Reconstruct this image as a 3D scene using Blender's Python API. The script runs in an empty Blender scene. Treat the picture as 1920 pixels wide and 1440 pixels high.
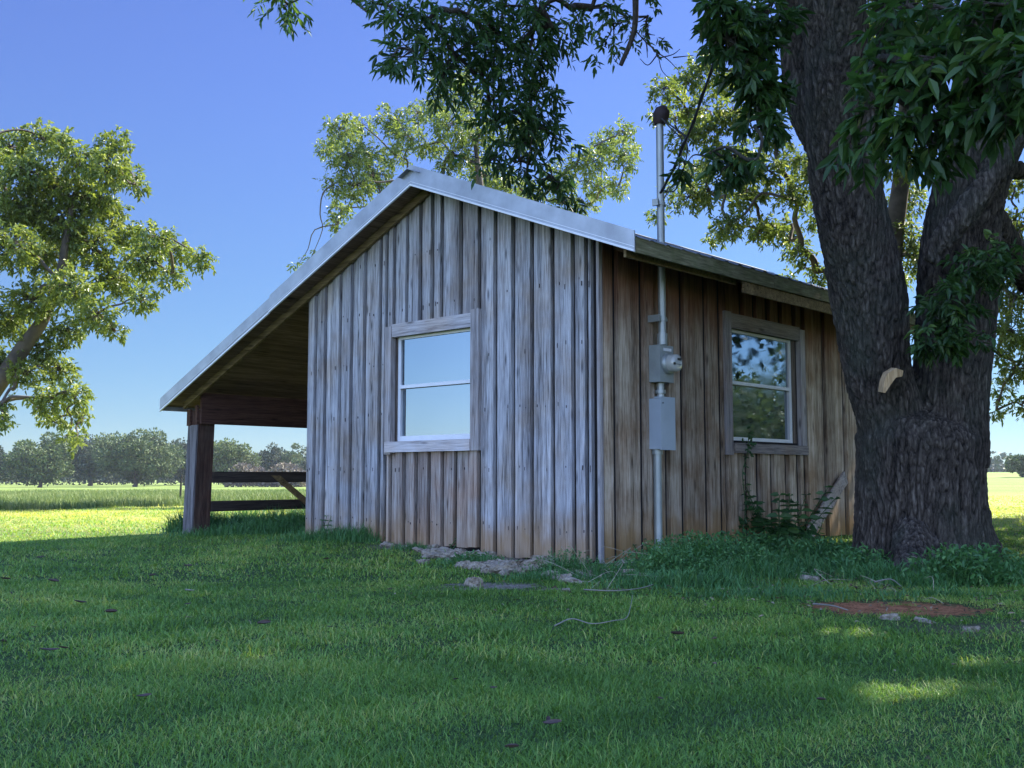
import bpy, math, random
import numpy as np
from mathutils import Vector, noise as mnoise
from math import radians as R, sin, cos, pi

rng = np.random.default_rng(11)
random.seed(11)
sc = bpy.context.scene
COL = sc.collection

# ------------------------------------------------------------------ camera
F_PX, HOR, H = 2000.0, 895.0, 0.72          # focal length in px of the 1920 px photo, horizon row, eye height
PITCH = math.atan((HOR - 720) / F_PX)
cam_d = bpy.data.cameras.new('camera')
cam_d.sensor_width = 36; cam_d.lens = 36 * F_PX / 1920
cam_d.clip_start = 0.05; cam_d.clip_end = 8000
cam = bpy.data.objects.new('camera', cam_d); COL.objects.link(cam)
cam.location = (0, 0, H); cam.rotation_euler = (pi / 2 + PITCH, 0, 0)
sc.camera = cam

# ------------------------------------------------------------------ world, sun, exposure
SUN_AZ, SUN_EL = R(52), R(44)               # azimuth to the right of the view direction
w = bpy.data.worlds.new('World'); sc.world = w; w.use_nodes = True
wn = w.node_tree
bg = wn.nodes['Background']
sky = wn.nodes.new('ShaderNodeTexSky'); sky.sky_type = 'NISHITA'; sky.sun_disc = False
sky.sun_elevation = SUN_EL; sky.sun_rotation = SUN_AZ
sky.altitude = 150; sky.air_density = 1.0; sky.dust_density = 0.0; sky.ozone_density = 3.0; sky.air_density = 0.8
# the morning's sky: deep blue, less glare along the horizon than the model gives; extra brightness overhead and behind added as fill
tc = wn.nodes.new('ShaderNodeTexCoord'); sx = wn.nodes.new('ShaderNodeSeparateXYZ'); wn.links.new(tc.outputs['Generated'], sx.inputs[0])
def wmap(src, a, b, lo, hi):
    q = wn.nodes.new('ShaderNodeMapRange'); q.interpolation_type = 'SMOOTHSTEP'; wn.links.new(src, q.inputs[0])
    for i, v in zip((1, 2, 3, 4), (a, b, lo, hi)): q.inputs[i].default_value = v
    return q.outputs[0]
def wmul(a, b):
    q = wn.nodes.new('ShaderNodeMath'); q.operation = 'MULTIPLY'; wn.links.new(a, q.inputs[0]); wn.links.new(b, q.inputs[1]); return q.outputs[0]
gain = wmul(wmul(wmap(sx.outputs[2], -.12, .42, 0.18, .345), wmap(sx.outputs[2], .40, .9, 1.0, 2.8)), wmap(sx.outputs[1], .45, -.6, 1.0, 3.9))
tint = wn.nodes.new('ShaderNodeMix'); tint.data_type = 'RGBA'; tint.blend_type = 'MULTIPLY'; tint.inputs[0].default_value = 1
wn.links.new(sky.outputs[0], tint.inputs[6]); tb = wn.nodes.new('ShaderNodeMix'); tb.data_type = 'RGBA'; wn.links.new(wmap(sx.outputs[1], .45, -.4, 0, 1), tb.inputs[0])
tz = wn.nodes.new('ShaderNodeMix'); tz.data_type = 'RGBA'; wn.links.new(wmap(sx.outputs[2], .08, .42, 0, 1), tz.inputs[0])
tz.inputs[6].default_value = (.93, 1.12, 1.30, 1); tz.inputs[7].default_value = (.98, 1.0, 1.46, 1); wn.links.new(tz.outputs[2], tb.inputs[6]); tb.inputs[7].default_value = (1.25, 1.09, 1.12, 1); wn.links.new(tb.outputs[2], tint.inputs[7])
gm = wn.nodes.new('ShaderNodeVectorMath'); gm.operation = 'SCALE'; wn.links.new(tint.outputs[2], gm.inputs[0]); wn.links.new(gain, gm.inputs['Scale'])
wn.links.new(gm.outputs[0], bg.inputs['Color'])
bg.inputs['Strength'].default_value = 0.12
sun_d = bpy.data.lights.new('sun', 'SUN'); sun_d.energy = 5.0; sun_d.angle = R(0.53); sun_d.color = (1.0, 0.93, 0.80)
sun = bpy.data.objects.new('sun', sun_d); COL.objects.link(sun)
sdir = Vector((sin(SUN_AZ) * cos(SUN_EL), cos(SUN_AZ) * cos(SUN_EL), sin(SUN_EL)))
sun.rotation_euler = sdir.to_track_quat('Z', 'Y').to_euler(); sun.location = (30, 30, 40)
sc.view_settings.view_transform = 'Standard'; sc.view_settings.look = 'None'
sc.view_settings.exposure = 1.8; sc.view_settings.gamma = 1
try:
    sc.cycles.max_bounces = 6; sc.cycles.transparent_max_bounces = 6; sc.cycles.diffuse_bounces = 3
    sc.cycles.sample_clamp_indirect = 4; sc.cycles.caustics_reflective = False; sc.cycles.caustics_refractive = False
except Exception: pass

# ------------------------------------------------------------------ pixel -> world helpers (photo is 1920 x 1440)
CAMP = np.array([0, 0, H])
def ray(u, v):
    y = F_PX * cos(PITCH) - (720 - v) * sin(PITCH); z = F_PX * sin(PITCH) + (720 - v) * cos(PITCH)
    return np.array([u - 960, y, z]) / F_PX
def atY(u, v, Y):
    r = ray(u, v); return CAMP + r * (Y / r[1])
def gnd(u, v, z=0.0):
    r = ray(u, v); return CAMP + r * ((z - H) / r[2])
def project(P):
    P = np.atleast_2d(P); d = P - CAMP
    yy = d[:, 1] * cos(PITCH) + d[:, 2] * sin(PITCH); zz = -d[:, 1] * sin(PITCH) + d[:, 2] * cos(PITCH)
    yy = np.where(yy < .05, .05, yy)
    return 960 + F_PX * d[:, 0] / yy, 720 - F_PX * zz / yy
ANG = R(47.4)
EG = np.array([-sin(ANG), cos(ANG), 0]); ES = np.array([cos(ANG), sin(ANG), 0])
C0 = gnd(1125, 1060)
def G(u, v, o=0.0):
    r = ray(u, v); P0 = C0 + ES * o; k = ((P0 - CAMP) @ ES) / (r @ ES); P = CAMP + k * r
    return float((P - C0) @ EG), float(P[2])
def S(u, v, o=0.0):
    r = ray(u, v); P0 = C0 + EG * o; k = ((P0 - CAMP) @ EG) / (r @ EG); P = CAMP + k * r
    return float((P - C0) @ ES), float(P[2])
def loc2w(s, t, z): return C0 + ES * s + EG * t + np.array([0, 0, z])

# ------------------------------------------------------------------ mesh builder
class MB:
    def __init__(s): s.v = []; s.f = []; s.a = []; s.n = 0
    def add(s, verts, faces, rnd=0.5):
        verts = np.asarray(verts, float).reshape(-1, 3); m = len(verts)
        s.v.append(verts)
        s.a.append(np.full(m, rnd, float) if np.isscalar(rnd) else np.asarray(rnd, float))
        if isinstance(faces, np.ndarray): s.f.append(faces + s.n)
        else:
            by = {}
            for f in faces: by.setdefault(len(f), []).append(f)
            for k in by: s.f.append(np.array(by[k]) + s.n)
        s.n += m
    def box(s, p, ax, ay, az, rnd=.5):
        p = np.array(p, float); ax = np.array(ax, float); ay = np.array(ay, float); az = np.array(az, float)
        V = [p, p + ax, p + ax + ay, p + ay]; V += [q + az for q in V]
        s.add(V, [(0, 3, 2, 1), (4, 5, 6, 7), (0, 1, 5, 4), (1, 2, 6, 5), (2, 3, 7, 6), (3, 0, 4, 7)], rnd)
    def bx(s, x0, x1, y0, y1, z0, z1, rnd=.5):
        s.box((x0, y0, z0), (x1 - x0, 0, 0), (0, y1 - y0, 0), (0, 0, z1 - z0), rnd)
    def prism(s, poly, ext, rnd=.5):
        poly = np.array(poly, float); n = len(poly); V = np.vstack([poly, poly + np.array(ext)])
        F = [tuple(range(n))[::-1], tuple(range(n, 2 * n))] + [(i, (i + 1) % n, (i + 1) % n + n, i + n) for i in range(n)]
        s.add(V, F, rnd)
    def tube(s, pts, rad, seg=8, rnd=.5, cap=True):
        pts = np.array(pts, float); n = len(pts)
        rad = np.full(n, rad, float) if np.isscalar(rad) else np.array(rad, float)
        T = np.gradient(pts, axis=0); T /= (np.linalg.norm(T, axis=1)[:, None] + 1e-9)
        up = np.array([0, 0, 1.]) if abs(T[0][2]) < .9 else np.array([1., 0, 0])
        a = np.cross(T[0], up); a /= np.linalg.norm(a)
        V = []; ph = np.arange(seg) * 2 * pi / seg
        for i in range(n):
            a = a - T[i] * (a @ T[i]); a /= (np.linalg.norm(a) + 1e-9); b = np.cross(T[i], a)
            V.append(pts[i] + rad[i] * (np.cos(ph)[:, None] * a + np.sin(ph)[:, None] * b))
        V = np.vstack(V); i = np.arange(n - 1)[:, None] * seg; j = np.arange(seg)[None, :]; j2 = (j + 1) % seg
        F = np.stack([i + j, i + j2, i + seg + j2, i + seg + j], -1).reshape(-1, 4)
        s.add(V, F, rnd)
        if cap:
            s.add(V[:seg], [tuple(range(seg))[::-1]], rnd); s.add(V[-seg:], [tuple(range(seg))], rnd)
    def build(s, name, mat, parent=None, smooth=False, weld=False):
        me = bpy.data.meshes.new(name)
        V = np.vstack(s.v); me.vertices.add(len(V)); me.vertices.foreach_set('co', V.ravel())
        tot = np.concatenate([np.full(len(f), f.shape[1]) for f in s.f]); lp = np.concatenate([f.ravel() for f in s.f])
        me.loops.add(len(lp)); me.loops.foreach_set('vertex_index', lp.astype(np.int32))
        me.polygons.add(len(tot)); st = np.concatenate([[0], np.cumsum(tot)[:-1]])
        me.polygons.foreach_set('loop_start', st.astype(np.int32)); me.polygons.foreach_set('loop_total', tot.astype(np.int32))
        me.polygons.foreach_set('use_smooth', np.full(len(tot), bool(smooth)))
        at = me.attributes.new('rnd', 'FLOAT', 'POINT'); at.data.foreach_set('value', np.concatenate(s.a).astype(np.float32))
        me.update(); me.validate()
        me.materials.append(mat)
        o = bpy.data.objects.new(name, me); COL.objects.link(o)
        if parent: o.parent = parent
        return o
def tag(o, label=None, cat=None, group=None, kind=None):
    if label: o['label'] = label
    if cat: o['category'] = cat
    if group: o['group'] = group
    if kind: o['kind'] = kind
    return o
def empty(name, loc=(0, 0, 0), rz=0.0):
    o = bpy.data.objects.new(name, None); COL.objects.link(o); o.location = loc; o.rotation_euler = (0, 0, rz)
    o.empty_display_size = .2; return o
def nrm(a): return a / (np.linalg.norm(a, axis=-1, keepdims=True) + 1e-9)

# ------------------------------------------------------------------ materials
class M:
    def __init__(s, name):
        s.m = bpy.data.materials.new(name); s.m.use_nodes = True; s.t = s.m.node_tree; s.p = s.t.nodes['Principled BSDF']
    def n(s, typ, **k):
        nd = s.t.nodes.new(typ)
        for a, b in k.items():
            if a.startswith('i_'):
                key = a[2:]; key = int(key) if key.isdigit() else key.replace('_', ' ')
                nd.inputs[key].default_value = b
            else: setattr(nd, a, b)
        return nd
    def l(s, a, b): s.t.links.new(a, b)
    def coord(s, scale=(1, 1, 1), rnd=False, src='Object'):
        c = s.n('ShaderNodeTexCoord'); out = c.outputs[src]
        if rnd:
            at = s.n('ShaderNodeAttribute', attribute_name='rnd'); sc_ = s.n('ShaderNodeVectorMath', operation='SCALE'); sc_.inputs['Scale'].default_value = 53.0
            cmb = s.n('ShaderNodeCombineXYZ'); s.l(at.outputs['Fac'], cmb.inputs[0]); s.l(at.outputs['Fac'], cmb.inputs[2]); s.l(cmb.outputs[0], sc_.inputs[0])
            ad = s.n('ShaderNodeVectorMath', operation='ADD'); s.l(out, ad.inputs[0]); s.l(sc_.outputs[0], ad.inputs[1]); out = ad.outputs[0]
        mp = s.n('ShaderNodeMapping'); mp.inputs['Scale'].default_value = scale; s.l(out, mp.inputs[0]); return mp.outputs[0]
    def noise(s, vec, scale=5, detail=4, rough=.55, dist=0):
        nd = s.n('ShaderNodeTexNoise'); nd.inputs['Scale'].default_value = scale; nd.inputs['Detail'].default_value = detail
        nd.inputs['Roughness'].default_value = rough; nd.inputs['Distortion'].default_value = dist
        if vec is not None: s.l(vec, nd.inputs['Vector'])
        return nd.outputs['Fac']
    def ramp(s, fac, stops):
        r = s.n('ShaderNodeValToRGB'); e = r.color_ramp.elements
        while len(e) < len(stops): e.new(.5)
        for el, (p, c) in zip(e, stops): el.position = p; el.color = (c, c, c, 1) if np.isscalar(c) else (*c, 1)
        s.l(fac, r.inputs[0]); return r.outputs[0]
    def mix(s, fac, a, b, mode='MIX'):
        m = s.n('ShaderNodeMix', data_type='RGBA', blend_type=mode)
        for i, v in ((0, fac), (6, a), (7, b)):
            if isinstance(v, (int, float)): m.inputs[i].default_value = v
            elif isinstance(v, tuple): m.inputs[i].default_value = (*v, 1)
            else: s.l(v, m.inputs[i])
        return m.outputs[2]
    def math(s, op, a, b=None, clamp=False):
        m = s.n('ShaderNodeMath', operation=op, use_clamp=clamp)
        for i, v in ((0, a), (1, b)):
            if v is None: continue
            if isinstance(v, (int, float)): m.inputs[i].default_value = v
            else: s.l(v, m.inputs[i])
        return m.outputs[0]
    def sep(s, src='Object'):
        c = s.n('ShaderNodeTexCoord'); x = s.n('ShaderNodeSeparateXYZ'); s.l(c.outputs[src], x.inputs[0]); return x.outputs
    def smooth(s, v, a, b, lo=0., hi=1.):
        m = s.n('ShaderNodeMapRange', interpolation_type='SMOOTHSTEP'); s.l(v, m.inputs[0])
        for i, q in zip((1, 2, 3, 4), (a, b, lo, hi)): m.inputs[i].default_value = q
        return m.outputs[0]
    def bump(s, h, st=.5, d=.01):
        b = s.n('ShaderNodeBump'); b.inputs['Strength'].default_value = st; b.inputs['Distance'].default_value = d
        s.l(h, b.inputs['Height']); s.l(b.outputs[0], s.p.inputs['Normal'])
    def base(s, c):
        if isinstance(c, tuple): s.p.inputs['Base Color'].default_value = (*c, 1)
        else: s.l(c, s.p.inputs['Base Color'])
    def rough(s, r): s.p.inputs['Roughness'].default_value = r; return s
    def spec(s, r): s.p.inputs['Specular IOR Level'].default_value = r; return s

def plain(name, c, rough=.6, metal=0., var=.12, scale=9, bump=0.):
    m = M(name); v = m.coord((1, 1, 1)); n = m.noise(v, scale, 5)
    lo = tuple(x * (1 - var) for x in c); hi = tuple(min(1, x * (1 + var)) for x in c)
    m.base(m.ramp(n, [(.3, lo), (.7, hi)])); m.rough(rough); m.p.inputs['Metallic'].default_value = metal
    if bump: m.bump(m.noise(v, scale * 6, 3), bump, .003)
    return m.m

def wood(name, dark, mid, light, axis='z', warm=None, clay=0., eave=0., k=1.0):
    m = M(name)
    sc_ = {'z': (1, 1, .045), 'x': (.045, 1, 1), 'y': (1, .045, 1)}[axis]
    v = m.coord(sc_, rnd=True)
    fine = m.noise(v, 95, 4, .6, .3); broad = m.noise(v, 17, 3, .6, .8)
    g = m.math('ADD', m.math('MULTIPLY', fine, .55), m.math('MULTIPLY', broad, .45))
    col = m.ramp(g, [(.34, dark), (.48, mid), (.62, light)])
    at = m.n('ShaderNodeAttribute', attribute_name='rnd').outputs['Fac']
    wn_ = m.n('ShaderNodeTexWhiteNoise', noise_dimensions='1D'); m.l(at, wn_.inputs['W'])
    pr = wn_.outputs['Value']
    col = m.mix(1.0, col, m.ramp(pr, [(0., (.72, .70, .70)), (.5, (.95, .95, .96)), (1., (1.15, 1.13, 1.12))]), 'MULTIPLY')
    # knots
    vk = m.coord({'z': (9, 9, 2.2), 'x': (2.2, 9, 9), 'y': (9, 2.2, 9)}[axis], rnd=True)
    vo = m.n('ShaderNodeTexVoronoi', feature='F1'); m.l(vk, vo.inputs['Vector']); vo.inputs['Scale'].default_value = 1.
    kn = m.ramp(vo.outputs['Distance'], [(.05, 1.), (.17, 0.)])
    col = m.mix(m.math('MULTIPLY', kn, .75), col, tuple(x * .55 for x in dark))
    vb = m.coord((1, 1, 1)); blot = m.noise(vb, 2.3, 4, .6)
    if warm:
        col = m.mix(m.ramp(blot, [(.42, 0.), (.68, 1.)]), col, m.mix(1., col, warm, 'MULTIPLY'))
    z = m.sep()[2]
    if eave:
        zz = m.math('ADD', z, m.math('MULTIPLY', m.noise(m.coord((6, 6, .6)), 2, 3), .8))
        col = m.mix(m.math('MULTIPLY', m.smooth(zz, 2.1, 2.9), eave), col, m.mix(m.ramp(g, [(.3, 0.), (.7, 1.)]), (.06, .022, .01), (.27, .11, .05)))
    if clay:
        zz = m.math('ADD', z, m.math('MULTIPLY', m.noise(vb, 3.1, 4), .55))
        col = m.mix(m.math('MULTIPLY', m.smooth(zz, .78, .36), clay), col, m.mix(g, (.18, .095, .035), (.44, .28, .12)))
    m.base(col); m.rough(.85).spec(.25); m.bump(g, .5 * k, .004)
    return m.m

def leafmat(name, c0, c1, c2, trans=.35, rough=.45, tcol=None):
    m = M(name); at = m.n('ShaderNodeAttribute', attribute_name='rnd').outputs['Fac']
    col = m.ramp(at, [(0., c0), (.55, c1), (1., c2)])
    m.base(col); m.rough(rough).spec(.35)
    tr = m.n('ShaderNodeBsdfTranslucent')
    if tcol: m.l(m.mix(1., col, tcol, 'MULTIPLY'), tr.inputs[0])
    else: m.l(col, tr.inputs[0])
    mx = m.n('ShaderNodeMixShader'); mx.inputs[0].default_value = trans
    m.l(m.p.outputs[0], mx.inputs[1]); m.l(tr.outputs[0], mx.inputs[2]); m.l(mx.outputs[0], m.t.nodes['Material Output'].inputs[0])
    return m.m

W_GABLE = wood('gable_wood', (.075, .073, .075), (.335, .335, .345), (.55, .555, .57), 'z', (.86, .74, .62), clay=.75)
W_PANEL = wood('gable_panel_wood', (.10, .07, .055), (.29, .245, .215), (.48, .44, .40), 'z', (1.0, .82, .70), clay=.5)
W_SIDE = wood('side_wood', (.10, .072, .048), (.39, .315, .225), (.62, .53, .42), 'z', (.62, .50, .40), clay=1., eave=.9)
W_TRIM = wood('casing_wood', (.15, .14, .14), (.38, .36, .36), (.56, .54, .54), 'y', (1, .9, .8))
W_TRIMX = wood('casing_wood_side', (.10, .09, .08), (.29, .26, .24), (.42, .38, .35), 'x', (1, .9, .8))
W_TRIMZ = wood('casing_wood_upright', (.13, .12, .12), (.34, .32, .315), (.50, .48, .475), 'z', (1, .9, .8))
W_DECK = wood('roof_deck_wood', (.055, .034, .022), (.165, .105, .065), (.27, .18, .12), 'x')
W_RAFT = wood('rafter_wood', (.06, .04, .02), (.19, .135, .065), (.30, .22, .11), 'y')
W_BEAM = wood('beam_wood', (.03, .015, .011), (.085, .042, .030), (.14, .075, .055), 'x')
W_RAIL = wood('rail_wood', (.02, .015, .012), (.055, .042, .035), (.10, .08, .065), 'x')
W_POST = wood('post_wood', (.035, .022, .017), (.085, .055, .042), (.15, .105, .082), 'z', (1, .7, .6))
W_JAMB = wood('jamb_wood', (.035, .025, .02), (.10, .08, .065), (.18, .15, .12))
W_FACE = wood('post_facing_wood', (.06, .055, .055), (.17, .16, .165), (.27, .26, .265))
W_GAP = plain('gap_shade_boards', (.010, .008, .008), .95)  # near-black backing: the shade in the board gaps is put into its colour
def mossy():
    m = M('mossy_fascia_wood'); v = m.coord((.08, 1, 1), rnd=True); g = m.noise(v, 60, 4)
    c = m.ramp(g, [(.3, (.06, .055, .03)), (.5, (.16, .15, .085)), (.7, (.27, .26, .16))])
    n2 = m.noise(m.coord(), 5, 5, .65)
    c = m.mix(m.ramp(n2, [(.45, 0.), (.66, .6)]), c, (.08, .10, .03)); m.base(c); m.rough(.95); m.bump(n2, .5, .01); return m.m
W_MOSS = mossy()
def metal(name, c, rough, mt, dirt=.25):
    m = M(name); v = m.coord((1, 1, 1)); n = m.noise(v, 3.5, 5, .6); n2 = m.noise(m.coord((.4, 14, 14)), 6, 3)
    lo = tuple(x * (1 - dirt) for x in c)
    m.base(m.mix(m.ramp(n, [(.35, 0.), (.7, 1.)]), c, lo)); m.l(m.math('ADD', m.math('MULTIPLY', n2, .2), rough), m.p.inputs['Roughness'])
    m.p.inputs['Metallic'].default_value = mt; m.bump(n2, .12, .004); return m.m
MET_TRIM = metal('white_steel_trim', (.44, .47, .50), .22, .35, .35)
MET_ROOF = metal('old_steel_roofing', (.30, .32, .34), .38, .6, .45)
MET_GALV = metal('galvanised_steel', (.42, .46, .45), .38, .6, .25)
MET_BOX = plain('grey_enamel', (.36, .42, .47), .42, 0, .07, 5, .1)
MET_BOX2 = plain('grey_green_enamel', (.28, .31, .30), .5, 0, .12, 7, .15)
WHITE = plain('white_vinyl', (.72, .74, .76), .35, 0, .05)
BLACK = plain('black_rubber', (.012, .012, .013), .5)
RUST = plain('rusty_cap', (.025, .012, .011), .75, 0, .4, 30)
def glass():
    m = M('reflecting_window_glass'); m.base((.27, .33, .38)); m.p.inputs['Metallic'].default_value = 1.0; v = m.coord(); m.l(m.ramp(m.noise(v, 5, 5, .7), [(.4, .012), (.75, .09)]), m.p.inputs['Roughness']); m.bump(m.noise(v, 1.6, 1), .05, .02); return m.m
GLASS = glass()
def dome():
    m = M('meter_glass'); m.base((.45, .46, .43)); m.rough(.08); m.p.inputs['Coat Weight'].default_value = 1.; return m.m
def bark():
    m = M('furrowed_bark'); v = m.coord((1, 1, .22)); w_ = m.n('ShaderNodeTexNoise', i_Scale=7.)
    vd = m.mix(.10, v, w_.outputs['Color'])
    def ridge(sc_, dt):
        a = m.math('ABSOLUTE', m.math('SUBTRACT', m.noise(vd, sc_, dt, .6, .4), .5)); return m.math('MULTIPLY', a, 4.5, True)
    h = m.math('ADD', m.math('MULTIPLY', ridge(46, 3), .5), m.math('ADD', m.math('MULTIPLY', ridge(90, 5), .36), m.math('MULTIPLY', m.noise(m.coord((1, 1, .6)), 130, 4, .7), .22)))
    n2 = m.noise(m.coord(), 1.7, 4, .6); rel = m.n('ShaderNodeAttribute', attribute_name='rnd').outputs['Fac']
    c = m.ramp(m.math('MULTIPLY', m.math('ADD', h, rel), .5), [(.12, (.010, .008, .007)), (.5, (.085, .070, .057)), (.95, (.24, .21, .175))])
    c = m.mix(m.ramp(n2, [(.46, 0.), (.66, .55)]), c, m.mix(h, (.02, .026, .016), (.085, .10, .08)))
    m.base(c); m.rough(.95).spec(.1); m.bump(h, 1., .012); return m.m
BARK = bark()
BARK_FAR = plain('grey_brown_bark', (.085, .07, .055), .95, 0, .4, 6)
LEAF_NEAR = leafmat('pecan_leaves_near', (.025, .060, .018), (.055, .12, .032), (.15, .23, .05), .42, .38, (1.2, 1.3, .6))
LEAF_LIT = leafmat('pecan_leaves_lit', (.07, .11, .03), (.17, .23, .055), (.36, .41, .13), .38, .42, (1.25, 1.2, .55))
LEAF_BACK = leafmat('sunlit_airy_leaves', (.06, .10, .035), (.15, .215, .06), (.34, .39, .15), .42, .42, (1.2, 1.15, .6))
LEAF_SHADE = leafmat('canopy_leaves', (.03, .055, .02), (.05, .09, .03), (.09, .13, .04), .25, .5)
LEAF_FARA = leafmat('far_oak_leaves', (.035, .065, .022), (.085, .125, .04), (.20, .23, .09), .15, .7)
LEAF_FARB = leafmat('far_dark_leaves', (.02, .038, .022), (.048, .072, .035), (.11, .135, .065), .12, .7)
LEAF_FARC = leafmat('far_light_leaves', (.07, .10, .035), (.12, .16, .055), (.18, .22, .08), .2, .7)
LEAF_BRUSH = leafmat('dry_brush', (.10, .085, .06), (.16, .13, .095), (.22, .19, .14), .1, .8)
BLADE = leafmat('grass_blades', (.07, .16, .030), (.19, .36, .065), (.46, .49, .14), .42, .5, (1.3, 1.15, .5))
WEED = leafmat('weed_leaves', (.045, .12, .04), (.09, .23, .07), (.20, .33, .11), .3, .5, (1.2, 1.2, .6))
MEADOW = leafmat('meadow_grass', (.09, .15, .04), (.17, .23, .065), (.34, .34, .14), .3, .6)
BROAD = leafmat('broad_leaves', (.03, .085, .03), (.055, .14, .045), (.10, .21, .06), .3, .4)
DRY = plain('dry_stalks', (.30, .26, .19), .9, 0, .3)
TWIG = plain('bleached_twig', (.20, .185, .15), .9, 0, .2)
DEADLEAF = plain('curled_brown_leaf', (.045, .026, .018), .6, 0, .45, 40)
CHUNK = M('pale_rubble'); _v = CHUNK.coord(); _n = CHUNK.noise(_v, 22, 8, .78)
CHUNK.base(CHUNK.ramp(_n, [(.34, (.09, .065, .045)), (.50, (.27, .225, .165)), (.70, (.45, .39, .30))])); CHUNK.rough(.95); CHUNK.bump(_n, .8, .02); CHUNK = CHUNK.m
PALEWOOD = wood('fresh_split_wood', (.14, .085, .04), (.38, .26, .135), (.54, .40, .23), 'z')

# ------------------------------------------------------------------ ground
def sstep(a, b, x): t = np.clip((x - a) / (b - a), 0, 1); return t * t * (3 - 2 * t)
def hgt(x, y):
    x = np.asarray(x, float); y = np.asarray(y, float); d = np.hypot(x, y); az = np.arctan2(x, np.maximum(y, .01))
    right = sstep(.15, .38, az); left = 1 - sstep(-.05, .15, az)
    z = -1.0 * left * sstep(50, 200, d) + 2.0 * right * sstep(110, 300, d)
    ty = (x - C0[0]) * EG[0] + (y - C0[1]) * EG[1]; ts = (x - C0[0]) * ES[0] + (y - C0[1]) * ES[1]
    z = z + .09 * np.exp(-((ty - 3.6) / 2.2) ** 2 - ((ts - .5) / 1.6) ** 2)      # slight rise along the gable foot
    z = z + .07 * np.exp(-((ty + .2) / 1.0) ** 2 - ((ts - 4.0) / 1.8) ** 2)
    z = z + .012 * np.sin(x * 1.3 + .4) * np.sin(y * 1.1) * (d < 60)
    return z
CLAY = gnd(1680, 1141); SAND = gnd(915, 1100); SAND2 = gnd(1090, 1108); DIRT3 = gnd(1850, 1180)
DARK = gnd(1500, 1084)
def strip(x, y):            # broken ground along the gable foot
    ty = (x - C0[0]) * EG[0] + (y - C0[1]) * EG[1]; ts = (x - C0[0]) * ES[0] + (y - C0[1]) * ES[1]
    return sstep(-.1, .3, ty) * sstep(2.75, 2.2, ty) * sstep(-.52, -.30, ts) * (ts < .1)
def patches(x, y):          # 1 where soil is bare
    def el(c, rx, ry): return np.exp(-(((x - c[0]) / rx) ** 2 + ((y - c[1]) / ry) ** 2) ** 1.5)
    j = .45 * np.sin(x * 9 + y * 4 + 2 * np.sin(y * 7)) + .35 * np.sin(y * 17 - x * 11) + .25 * np.sin(x * 31) * np.sin(y * 37)
    m = np.maximum.reduce([el(CLAY, .46, .36), .8 * el(SAND, .36, .26), .55 * el(SAND2, .35, .10), .32 * el(DIRT3, .5, .35), .62 * el(DARK, .55, .16), .95 * strip(x, y)])
    return np.clip(m * (1 + j), 0, 1)
rr = np.concatenate([[0], np.geomspace(.4, 60, 110), np.geomspace(64, 4000, 60)]); na = 220
aa = np.linspace(0, 2 * pi, na, endpoint=False)
X = rr[1:, None] * np.sin(aa); Y = rr[1:, None] * np.cos(aa)
V = np.vstack([[[0, 0, 0]], np.stack([X, Y, hgt(X, Y)], -1).reshape(-1, 3)])
g = MB(); i = np.arange(len(rr) - 2)[:, None] * na + 1; j = np.arange(na)[None, :]; j2 = (j + 1) % na
Fq = np.stack([i + j, i + j2, i + na + j2, i + na + j], -1).reshape(-1, 4)[:, ::-1]
g.add(V, Fq, .5); g.f.append(np.stack([np.zeros(na, int), np.arange(na) + 1, (np.arange(na) + 1) % na + 1], -1)[:, ::-1])
m = M('lawn_soil_and_turf')
v = m.coord(); n1 = m.noise(v, .35, 5, .6); n2 = m.noise(v, 11, 6, .7); n3 = m.noise(v, 85, 3, .6)
nn = m.math('ADD', m.math('MULTIPLY', n2, .5), m.math('MULTIPLY', n3, .5))
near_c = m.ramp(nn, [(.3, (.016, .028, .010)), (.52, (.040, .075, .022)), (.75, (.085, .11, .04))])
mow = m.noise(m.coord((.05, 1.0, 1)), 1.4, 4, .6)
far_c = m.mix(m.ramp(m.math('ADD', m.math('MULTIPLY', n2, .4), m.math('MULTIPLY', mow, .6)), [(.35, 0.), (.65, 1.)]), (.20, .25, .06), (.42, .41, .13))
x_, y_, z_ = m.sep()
col = m.mix(m.smooth(y_, 9., 20.), near_c, far_c)  # sunlight on the farther lawn put into the paler far colour
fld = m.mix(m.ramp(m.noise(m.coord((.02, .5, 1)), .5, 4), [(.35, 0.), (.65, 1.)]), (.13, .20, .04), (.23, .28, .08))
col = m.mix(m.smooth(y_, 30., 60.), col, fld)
def mell(c, rx, ry, a, b):
    dx = m.math('DIVIDE', m.math('SUBTRACT', x_, float(c[0])), rx); dy = m.math('DIVIDE', m.math('SUBTRACT', y_, float(c[1])), ry)
    d = m.math('SQRT', m.math('ADD', m.math('MULTIPLY', dx, dx), m.math('MULTIPLY', dy, dy)))
    d = m.math('ADD', d, m.math('MULTIPLY', m.math('SUBTRACT', n2, .5), 3.0)); return m.smooth(d, b, a)
col = m.mix(mell(CLAY, .50, .38, .75, 1.05), col, m.mix(m.ramp(nn, [(.40, 0.), (.60, 1.)]), (.13, .048, .020), (.52, .22, .10)))
col = m.mix(mell(SAND, .40, .28, .6, 1.1), col, m.mix(m.ramp(nn, [(.35, 0.), (.65, 1.)]), (.09, .07, .05), (.36, .32, .25)))
col = m.mix(mell(SAND2, .4, .12, .5, 1.1), col, (.22, .17, .12)); col = m.mix(m.math('MULTIPLY', mell(DIRT3, .55, .38, .3, 1.3), .6), col, m.mix(m.ramp(nn, [(.35, 0.), (.65, 1.)]), (.06, .07, .03), (.17, .13, .09)))
dx = m.math('SUBTRACT', x_, float(C0[0])); dy = m.math('SUBTRACT', y_, float(C0[1]))
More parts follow.
